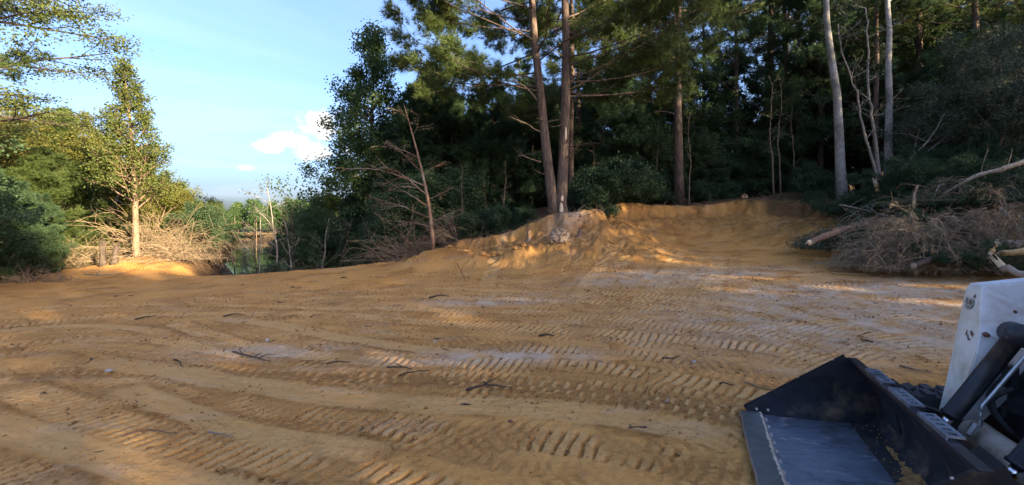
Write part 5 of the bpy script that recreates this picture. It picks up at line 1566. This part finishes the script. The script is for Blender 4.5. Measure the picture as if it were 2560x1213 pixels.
bo = [bough(1101), bough(1102)]
for i, (px, py, Y, s) in enumerate(((2490, 655, 9.6, .55), (2460, 640, 10.2, .45), (2340, 445, 14.5, .95), (2420, 470, 14.2, 1.0), (2500, 470, 13.8, 1.05), (2270, 455, 15.0, .9), (2200, 500, 15.2, .75), (2120, 512, 15.6, .7), (2540, 520, 12.6, .9), (2250, 560, 12.4, .5), (2400, 520, 12.8, .7), (2370, 640, 10.2, .4),
                                  (2060, 515, 17.0, .6), (2300, 470, 15.4, 1.0), (2380, 420, 15.8, 1.2), (2470, 420, 15.5, 1.3), (2550, 440, 14.5, 1.3), (2160, 480, 17, .8))):
    o = bo[i % 2] if i < 2 else copy_tree(bo[i % 2])
    p = P(px, py, Y); g0 = gz(p[0], Y)
    o.location = (p[0], Y, max(g0, p[2] - .35 * s)); o.rotation_euler = (0, 0, random.uniform(0, 6.28)); o.scale = (s,) * 3


def log(name, pts, r0, r1, mat, label, cat='log', endmat='cutface', jag=0.0, seed=0, sub=None):
    """pts: world points; bark tube with torn or sawn ends"""
    pts = np.array(pts, float); o = pts[0].copy(); r = np.random.default_rng(seed)
    n_ = max(4, 3 * len(pts)); t = np.linspace(0, len(pts) - 1, n_)
    pa = np.column_stack([np.interp(t, np.arange(len(pts)), pts[:, k]) for k in range(3)]) - o
    pa[1:-1] += r.normal(size=(n_ - 2, 3)) * r0 * .18
    root = empty(name, o)
    g = Geo(); g.tube(pa, np.linspace(r0, r1, n_) * (1 + .08 * r.normal(size=n_)), 9, cap=True); g.build('bark', mat, root, smooth=True)
    for e, (c, d, rr) in enumerate(((pa[0], pa[0] - pa[1], r0), (pa[-1], pa[-1] - pa[-2], r1))):
        d = unit(d); g = Geo(); m = 12
        s = unit(np.cross(d, (0.2, .1, 1))); u = np.cross(s, d)
        a = np.arange(m) * 2 * PI / m
        ring = c + d * .006 + .90 * rr * (np.cos(a)[:, None] * s + np.sin(a)[:, None] * u)
        v = np.vstack([ring, c + d * (.02)]); f = [(m, i, (i + 1) % m) for i in range(m)]
        if jag:
            v = np.vstack([ring, [c + d * jag * r.uniform(.3, 1) + rr * .4 * r.normal(size=3)], [c + d * .05]])
            spl = []
            for k in range(7):
                b0 = c + rr * .6 * (math.cos(k) * s + math.sin(k) * u); tip = b0 + d * jag * r.uniform(.3, 1.0)
                spl.append((b0, tip))
            g.add(v[:m + 1], None, f)
            for b0, tip in spl: g.tube([b0 - d * .03, (b0 + tip) / 2, tip], [rr * .25, rr * .16, .004], 4)
        else: g.add(v, None, f)
        g.build('cut_end', endmat if jag else 'barewood', root)
    if sub:
        for (f, dirv, ln) in sub:
            g = Geo(); q = []; grow(g, at_path(pa, f), dirv, ln, r0 * .35, 1, r, q, jit=.1, subs=(3,)); g.build('side_branch', mat, root, smooth=True)
    return tag(root, label, cat)


def GP(px, py, dz=0.0):
    x, y = gpt(px, py)
    return np.array((x, y, gz(x, y) + dz))


log('fallen_log', [P(2025, 606, 12.6), P(2075, 588, 12.9), P(2150, 562, 13.4), P(2230, 548, 13.8)], .085, .11, 'deadred', 'reddish bark stripped log lying at the foot of the bank', jag=.15, seed=1)
log('long_branch', [P(2330, 505, 13.2), P(2400, 462, 12.6), P(2440, 440, 12.4), P(2500, 425, 12.2), P(2580, 398, 12.0)], .03, .075, 'barewood', 'long pale bent branch sticking out over the brush', cat='branch', seed=2, sub=((.55, (0.1, -.2, 1), .7), (.8, (.3, 0, .8), .5)))
log('split_log', [P(2500, 634, 9.4), P(2545, 630, 9.2), P(2640, 612, 8.9)], .055, .075, 'heart', 'yellow split log with torn end', jag=.2, seed=3)
log('bark_log', [P(2500, 612, 9.9), P(2550, 612, 9.8), P(2650, 608, 9.5)], .09, .11, 'deadred', 'thick brown barked log above the yellow split one', jag=.1, seed=4)
log('broken_slab', [P(2478, 632, 9.3), P(2490, 612, 9.35)], .045, .03, 'heart', 'short splintered yellow slab upright in the brush', jag=.15, seed=5)
log('torn_root', [P(2505, 665, 8.9), P(2540, 680, 8.7), P(2600, 700, 8.4)], .07, .06, 'deadred', 'torn brown root end at the front of the brush', jag=.25, seed=6)
log('fallen_log', [P(2285, 664, 10.0), P(2330, 648, 10.2), P(2400, 628, 10.6)], .07, .055, 'darkbark', 'dark pole half buried at the front of the brush heap', seed=7)
log('split_log', [P(1968, 502, 20.6), P(1990, 505, 20.3), P(2015, 514, 20.0)], .07, .06, 'heart', 'orange split log lying on the crest of the bank', jag=.2, seed=8)
log('stub_branch', [P(2284, 520, 12.2), P(2285, 490, 12.2), P(2295, 465, 12.1)], .035, .02, 'barewood', 'short curved branch standing up from the brush heap', cat='branch', seed=9)
log('broken_stump', [P(2196, 480, 15.6), P(2190, 462, 15.6)], .09, .07, 'heart', 'splintered orange stump among the cut boughs', cat='stump', jag=.3, seed=10)
log('bare_branch', [P(2100, 512, 14.8), P(2140, 520, 14.6), P(2180, 528, 14.3)], .025, .012, 'greytwig', 'grey forked branch lying over the cut boughs', cat='branch', seed=11, sub=((.3, (.6, 0, .5), .6), (.6, (.7, -.2, .3), .5)))
log('bare_branch', [P(2380, 540, 11.6), P(2410, 560, 11.4), P(2425, 590, 11.2)], .028, .014, 'barewood', 'tan arched branch over the front of the brush heap', cat='branch', seed=12)
log('bare_branch', [P(2500, 520, 10.6), P(2540, 560, 10.3), P(2555, 600, 10.1)], .028, .014, 'barewood', 'tan arched branch dropping towards the split logs', cat='branch', seed=13)

# splintered stumps at the left
def stump(px, Y, H, r0, seed, label, mat='darkbark', lean=0.0):
    x = pX(px, Y); z0 = gz(x, Y)
    t = empty('tree_stump', (x, Y, z0)); r = np.random.default_rng(seed)
    g = Geo(); z = np.linspace(-.15, H * .75, 6)
    g.tube(np.column_stack([lean * z, np.zeros(6), z]), r0 * np.array([1.7, 1.35, 1.1, 1.0, .97, .95]), 10); g.build('trunk', mat, t, smooth=True)
    s = Geo()
    for i in range(12):
        a = i * 2 * PI / 12; h = H * r.uniform(.8, 1.15); c = r0 * .72
        b = np.array((lean * H * .7 + c * math.cos(a), c * math.sin(a), H * .68))
        s.tube([b, b + np.array((0, 0, h - H * .8)) * .5, b + np.array((r.normal() * .02, r.normal() * .02, h - H * .68))], [r0 * .28, r0 * .2, .004], 4)
    s.build('splinters', mat if mat == 'deadred' else 'darkbark', t)
    return tag(t, label, 'stump')


stump(257, 18.0, .95, .10, 21, 'tall splintered stump at the left of the small mound')
stump(286, 18.1, .75, .11, 22, 'shorter splintered stump right of the tall one', lean=.12)
stump(1322, 16.6, .42, .07, 23, 'small pale snapped stump on the slope below the twin pine', 'deadred')
stump(1447, 15.9, .32, .06, 24, 'small snapped stump on the face of the sandy mound', 'deadred', .2)


MAT['rootsoil'] = solid_mat('root_soil', (0.16, 0.10, 0.055), (0.40, 0.32, 0.24), 0.95, 0, 7, 0.8, spec=0.1)


def rootball():
    Y = 15.6; x = pX(1400, Y); z0 = gz(x, Y)
    t = empty('root_ball', (x, Y, z0)); r = np.random.default_rng(1201)
    g = Geo(); n1, n2 = 14, 20; v = []
    for i in range(n1):
        th_ = PI * i / (n1 - 1)
        for j in range(n2):
            ph = 2 * PI * j / n2
            d = np.array((math.sin(th_) * math.cos(ph), math.sin(th_) * math.sin(ph), math.cos(th_)))
            k = 1 + .35 * float(perlin(np.array([d[0] * 2.3 + d[2] * 1.3]), np.array([d[1] * 2.3 + d[2]]), 4)[0]) + .06 * r.normal()
            v.append(d * np.array((.34, .24, .34)) * k + np.array((0, 0, .12)))
    g.add(v, [(i * n2 + j, (i + 1) * n2 + j, (i + 1) * n2 + (j + 1) % n2, i * n2 + (j + 1) % n2) for i in range(n1 - 1) for j in range(n2)])
    g.build('soil_mass', 'rootsoil', t)
    w = Geo(); q = []
    for i in range(16):
        a = r.uniform(PI, 2 * PI); d = np.array((math.cos(a), math.sin(a) * .6, r.uniform(-.9, .8)))
        grow(w, d * .3 + np.array((0, 0, .12)), d, r.uniform(.25, .6), .022, 0, r, q, up=-.3, jit=.25)
    w.build('roots', 'twig', t, smooth=True)
    tag(t, 'grey torn root ball in the face of the sandy mound', 'roots')


rootball()

# ---------------------------------------------------------------- litter on the dirt
gv = np.empty(len(ground.data.vertices) * 3, np.float32); ground.data.vertices.foreach_get('co', gv); gv = gv.reshape(-1, 3)
la = np.empty(len(gv), np.float32); ground.data.attributes['loose'].data.foreach_get('value', la)
NT, R_, TH_ = GRID


def surf(x, y):
    """height of the detailed surface and its looseness"""
    x, y = np.atleast_1d(np.asarray(x, float)), np.atleast_1d(np.asarray(y, float))
    ri = np.clip(np.searchsorted(R_, np.hypot(x, y)), 1, len(R_) - 1); tj = np.clip(np.searchsorted(TH_[:740], np.arctan2(x, y)), 0, 739)
    k = ri * NT + tj
    return np.maximum(gv[k, 2], gv[(ri - 1) * NT + tj, 2]), la[k]


def clods():
    r = np.random.default_rng(1301); g = Geo(); n_ = 90000
    rr = 2.6 + 13.5 * r.uniform(0, 1, n_) ** .75; th = r.uniform(-.86, .86, n_)
    x, y = rr * np.sin(th), rr * np.cos(th)
    z, lo = surf(x, y)
    clump = sstep(-.1, .4, fbm(x, y, 1.6, 3, 71))
    keep = r.uniform(0, 1, n_) < (0.012 + .9 * lo * clump)
    x, y, z = x[keep], y[keep], z[keep]; k = len(x)
    s = np.exp(r.normal(-4.65, .5, k)).clip(.004, .032)
    base = np.array([(1, 0, 0), (-1, 0, 0), (0, 1, 0), (0, -1, 0), (0, 0, .75), (0, 0, -.75)])
    a = r.uniform(0, 2 * PI, k); c_, s_ = np.cos(a), np.sin(a)
    b = base[None] * r.uniform(.55, 1.2, (k, 6, 1)) * s[:, None, None]
    v = np.stack([b[..., 0] * c_[:, None] - b[..., 1] * s_[:, None], b[..., 0] * s_[:, None] + b[..., 1] * c_[:, None], b[..., 2]], -1) + np.column_stack([x, y, z + s * .2])[:, None]
    f = np.array([(0, 2, 4), (2, 1, 4), (1, 3, 4), (3, 0, 4), (2, 0, 5), (1, 2, 5), (3, 1, 5), (0, 3, 5)])
    g.add(v.reshape(-1, 3), None, (np.arange(k)[:, None, None] * 6 + f[None]).reshape(-1, 3))
    tag(g.build('soil_crumbs', 'clod', smooth=True), 'loose brown soil crumbs strewn between the track marks', 'soil', kind='stuff')


clods()


def stick(pix, r0, label, mat='darkbark', seed=0, forks=(), lift=.02, group=None, name='stick'):
    r0 = r0 * .72; lift = lift * .4
    p = [gpt(*q) for q in pix]
    c = spline(p, .08) if len(p) > 2 else np.array([np.array(p[0]) * (1 - t) + np.array(p[1]) * t for t in np.linspace(0, 1, 6)])
    r = np.random.default_rng(seed); z, _ = surf(c[:, 0], c[:, 1])
    z = np.maximum(z, np.convolve(np.pad(z, 2, 'edge'), np.ones(5) / 5, 'valid')) + r0 * .8 + lift * np.sin(np.linspace(0, PI, len(z))) * r.uniform(.3, 1)
    pts = np.column_stack([c, z]); pts[:, :2] += r.normal(size=(len(c), 2)) * .006
    o = pts[0].copy(); t = empty(name, o)
    g = Geo(); g.tube(pts - o, np.linspace(r0, r0 * .45, len(pts)), 6); g.build('stem', mat, t, smooth=True)
    for (f, q) in forks:
        e = np.array(gpt(*q)); b = at_path(pts, f); ez, _ = surf(e[0], e[1])
        e3 = np.array((e[0], e[1], ez[0] + .04)); m = (b + e3) / 2 + r.normal(size=3) * .015 + np.array((0, 0, .02))
        g = Geo(); g.tube(np.array([b, m, e3]) - o, [r0 * .7, r0 * .55, r0 * .25], 5); g.build('fork', mat, t, smooth=True)
    return tag(t, label, 'stick', group)


stick([(1165, 977), (1212, 966), (1280, 968)], .020, 'forked black stick lying across the block shaped tyre marks', 'darkbark', 1, ((.45, (1242, 950)), (.55, (1205, 960))))
stick([(968, 920), (1005, 921), (1032, 926)], .014, 'thin dark stick beside the cleated track marks', 'darkbark', 2, ((.5, (985, 915)),))
stick([(1000, 938), (1035, 930), (1072, 928)], .013, 'second thin dark stick just below its neighbour', 'darkbark', 3)
stick([(582, 880), (630, 893), (676, 903)], .015, 'dark bundle stick by the pale clay smear', 'darkbark', 4, ((.3, (600, 872)), (.6, (655, 888)), (.7, (690, 893))))
stick([(436, 898), (445, 905), (456, 918)], .016, 'short dark twig with pale broken tip', 'darkbark', 5, ((.4, (438, 908)),), .05)
stick([(815, 909), (845, 903), (876, 906)], .014, 'slightly bowed dark stick near the bundle stick', 'darkbark', 6)
stick([(338, 800), (365, 795), (392, 790)], .022, 'dark stick at the edge of the far smooth rut', 'darkbark', 7)
stick([(525, 1080), (550, 1087), (580, 1094)], .010, 'thin grey twig on a cleat mark', 'greytwig', 8)
stick([(310, 1086), (375, 1076), (440, 1085)], .010, 'reddish bent root on the foreground cleat marks', 'deadred', 9, ((.95, (425, 1105)),))
stick([(1348, 842), (1368, 839), (1386, 842)], .026, 'stubby dark stick in the rough strip', 'darkbark', 10)
stick([(1655, 893), (1680, 896), (1702, 890)], .016, 'small curved dark stick in the crumbled strip', 'darkbark', 11)
stick([(1862, 958), (1900, 972), (1930, 976), (1968, 988)], .011, 'straw coloured root leading to the loader bucket', 'drytwig', 12)
stick([(1075, 746), (1098, 741), (1122, 742)], .03, 'dark chunk of branch on the far cleat marks', 'darkbark', 13)
stick([(2078, 684), (2120, 688), (2172, 691)], .025, 'long pale yellow splinter in front of the brush', 'heart', 14)
stick([(2213, 686), (2235, 690), (2250, 696)], .022, 'short pale splinter in front of the brush', 'heart', 15)
stick([(1800, 955), (1820, 960), (1838, 962)], .012, 'short dark twig on the upper cleat marks', 'darkbark', 16)
stick([(1100, 612), (1140, 622), (1185, 636)], .035, 'dark branch lying at the edge of the orange clay', 'darkbark', 17, ((.5, (1165, 622)),))
stick([(1218, 668), (1240, 673), (1258, 676)], .022, 'pale twig on the smooth sandy slope', 'barewood', 18)
stick([(1110, 660), (1117, 652), (1122, 648)], .016, 'tiny upright twig on the smooth sandy slope', 'darkbark', 19, (), .06)
stick([(2250, 915), (2300, 930), (2330, 934)], .014, 'brown stick on the ground beside the loader', 'twig', 20)
stick([(775, 793), (783, 789), (792, 786)], .014, 'tiny dark twig above the far smooth rut', 'darkbark', 21)
stick([(560, 792), (585, 788), (612, 788)], .022, 'flat dark bark piece at the start of the smooth rut', 'darkbark', 22)
stick([(0, 668), (25, 660), (62, 652)], .03, 'pale dead branch at the foot of the dark shrubs', 'barewood', 23, ((.5, (45, 664)),))
stick([(210, 688), (260, 690), (310, 684)], .028, 'grey branch lying along the edge below the stumps', 'greytwig', 24, ((.4, (250, 682)),))


def stone(px, py, s, seed, label, mat='stone', name='stone', group=None, cat='stone', Y=None):
    if Y is None: x, y = gpt(px, py)
    else: x, y = pX(px, Y), Y
    z, _ = surf(x, y); r = np.random.default_rng(seed); g = Geo(); n1, n2 = 7, 10; v = []
    ax = r.uniform(.7, 1.2, 3) * np.array((1, .8, .6))
    for i in range(n1):
        th_ = PI * i / (n1 - 1)
        for j in range(n2):
            ph = 2 * PI * j / n2
            v.append(s * ax * np.array((math.sin(th_) * math.cos(ph), math.sin(th_) * math.sin(ph), math.cos(th_))) * (1 + .16 * r.normal() * (0 < i < n1 - 1)))
    g.add(v, [(i * n2 + j, (i + 1) * n2 + j, (i + 1) * n2 + (j + 1) % n2, i * n2 + (j + 1) % n2) for i in range(n1 - 1) for j in range(n2)])
    o = g.build(name, mat); o.location = (x, y, float(z[0]) + s * .25)
    return tag(o, label, cat, group)


stone(272, 930, .045, 1, 'pale grey stone near the left cleat marks')
stone(668, 851, .045, 2, 'grey stone at the edge of the smooth rut')
stone(1735, 905, .035, 3, 'small white stone on the upper cleat marks')
stone(1276, 1056, .022, 4, 'single dark lump on the smooth wheel rut', 'rustspot', 'dark_lump', cat='lump')
stone(1088, 855, .03, 5, 'grey pebble beside the smooth pale rut')
stone(2130, 1000, .04, 6, 'brown clod just behind the loader bucket', 'clod', 'soil_clod', cat='clod')
rs = random.Random(3)
for i in range(16):
    px = 1195 + i * 9 + rs.uniform(-6, 6)
    stone(px, 0, rs.uniform(.05, .12), 40 + i, 'knobbly yellow clay clod along the top of the slope', 'clodorange', 'clay_clod', 'clay clods along the slope top', 'clod', Y=15.7 + rs.uniform(-.35, .25))
for i in range(9):
    px = 1112 + i * 8 + rs.uniform(-5, 5)
    stone(px, 0, rs.uniform(.05, .11), 80 + i, 'orange clay clod at the foot of the dead cedar', 'clodorange', 'orange_clod', 'orange clods by the dead cedar', 'clod', Y=16.6 + rs.uniform(-.3, .3))


# twigs, roots and leaf litter along the crest and foot of the cut bank
def crest_litter():
    r = np.random.default_rng(1401); g = Geo()
    line = spline(np.array(BANK[1:14], float), .12)
    nrm = np.gradient(line, axis=0); nrm /= np.linalg.norm(nrm, axis=1, keepdims=True) + 1e-9; nrm = np.column_stack([-nrm[:, 1], nrm[:, 0]])
    for i in range(620):
        k = r.integers(0, len(line)); off = r.choice((r.normal(1.05, .22), r.normal(-.15, .35)), p=(.75, .25))
        c = line[k] + nrm[k] * off
        z, _ = surf(c[0], c[1])
        a = r.uniform(0, 2 * PI); L = r.uniform(.08, .55) * (1 if off > .5 else .5)
        d = np.array((math.cos(a), math.sin(a), r.uniform(-.5, .4)))
        p = [np.array((c[0], c[1], z[0] + .015))]
        for s_ in range(3):
            d = unit(d + r.normal(size=3) * .3); p.append(p[-1] + d * L / 3)
        g.tube(p, np.linspace(r.uniform(.006, .018), .004, 4), 4, cap=False)
    tag(g.build('bank_litter', 'twig'), 'loose roots and twigs strewn along the cut bank', 'twigs', kind='stuff')


crest_litter()


def wood_chips():
    r = np.random.default_rng(1501)
    for name, mat, n_, label in (('wood_chips', 'barewood', 150, 'pale wood chips and splinters pressed into the dirt'), ('bark_crumbs', 'darkbark', 380, 'small dark bark pieces and twigs strewn over the dirt')):
        g = Geo()
        rr = 3.2 + 14 * r.uniform(0, 1, n_) ** .8; th = r.uniform(-.84, .84, n_)
        x, y = rr * np.sin(th), rr * np.cos(th); z, lo = surf(x, y)
        for i in range(n_):
            a = r.uniform(0, 2 * PI); L = float(np.exp(r.normal(-2.9, .55)).clip(.02, .22)); w = L * r.uniform(.05, .16)
            d = np.array((math.cos(a), math.sin(a), r.normal() * .12)); c = np.array((x[i], y[i], z[i] + w * .15))
            m = c + r.normal(size=3) * L * .06
            g.tube([c - d * L / 2, m, c + d * L / 2], [w * .5, w * .6, w * .25], 4)
        tag(g.build(name, mat), label, 'debris', kind='stuff')


wood_chips()
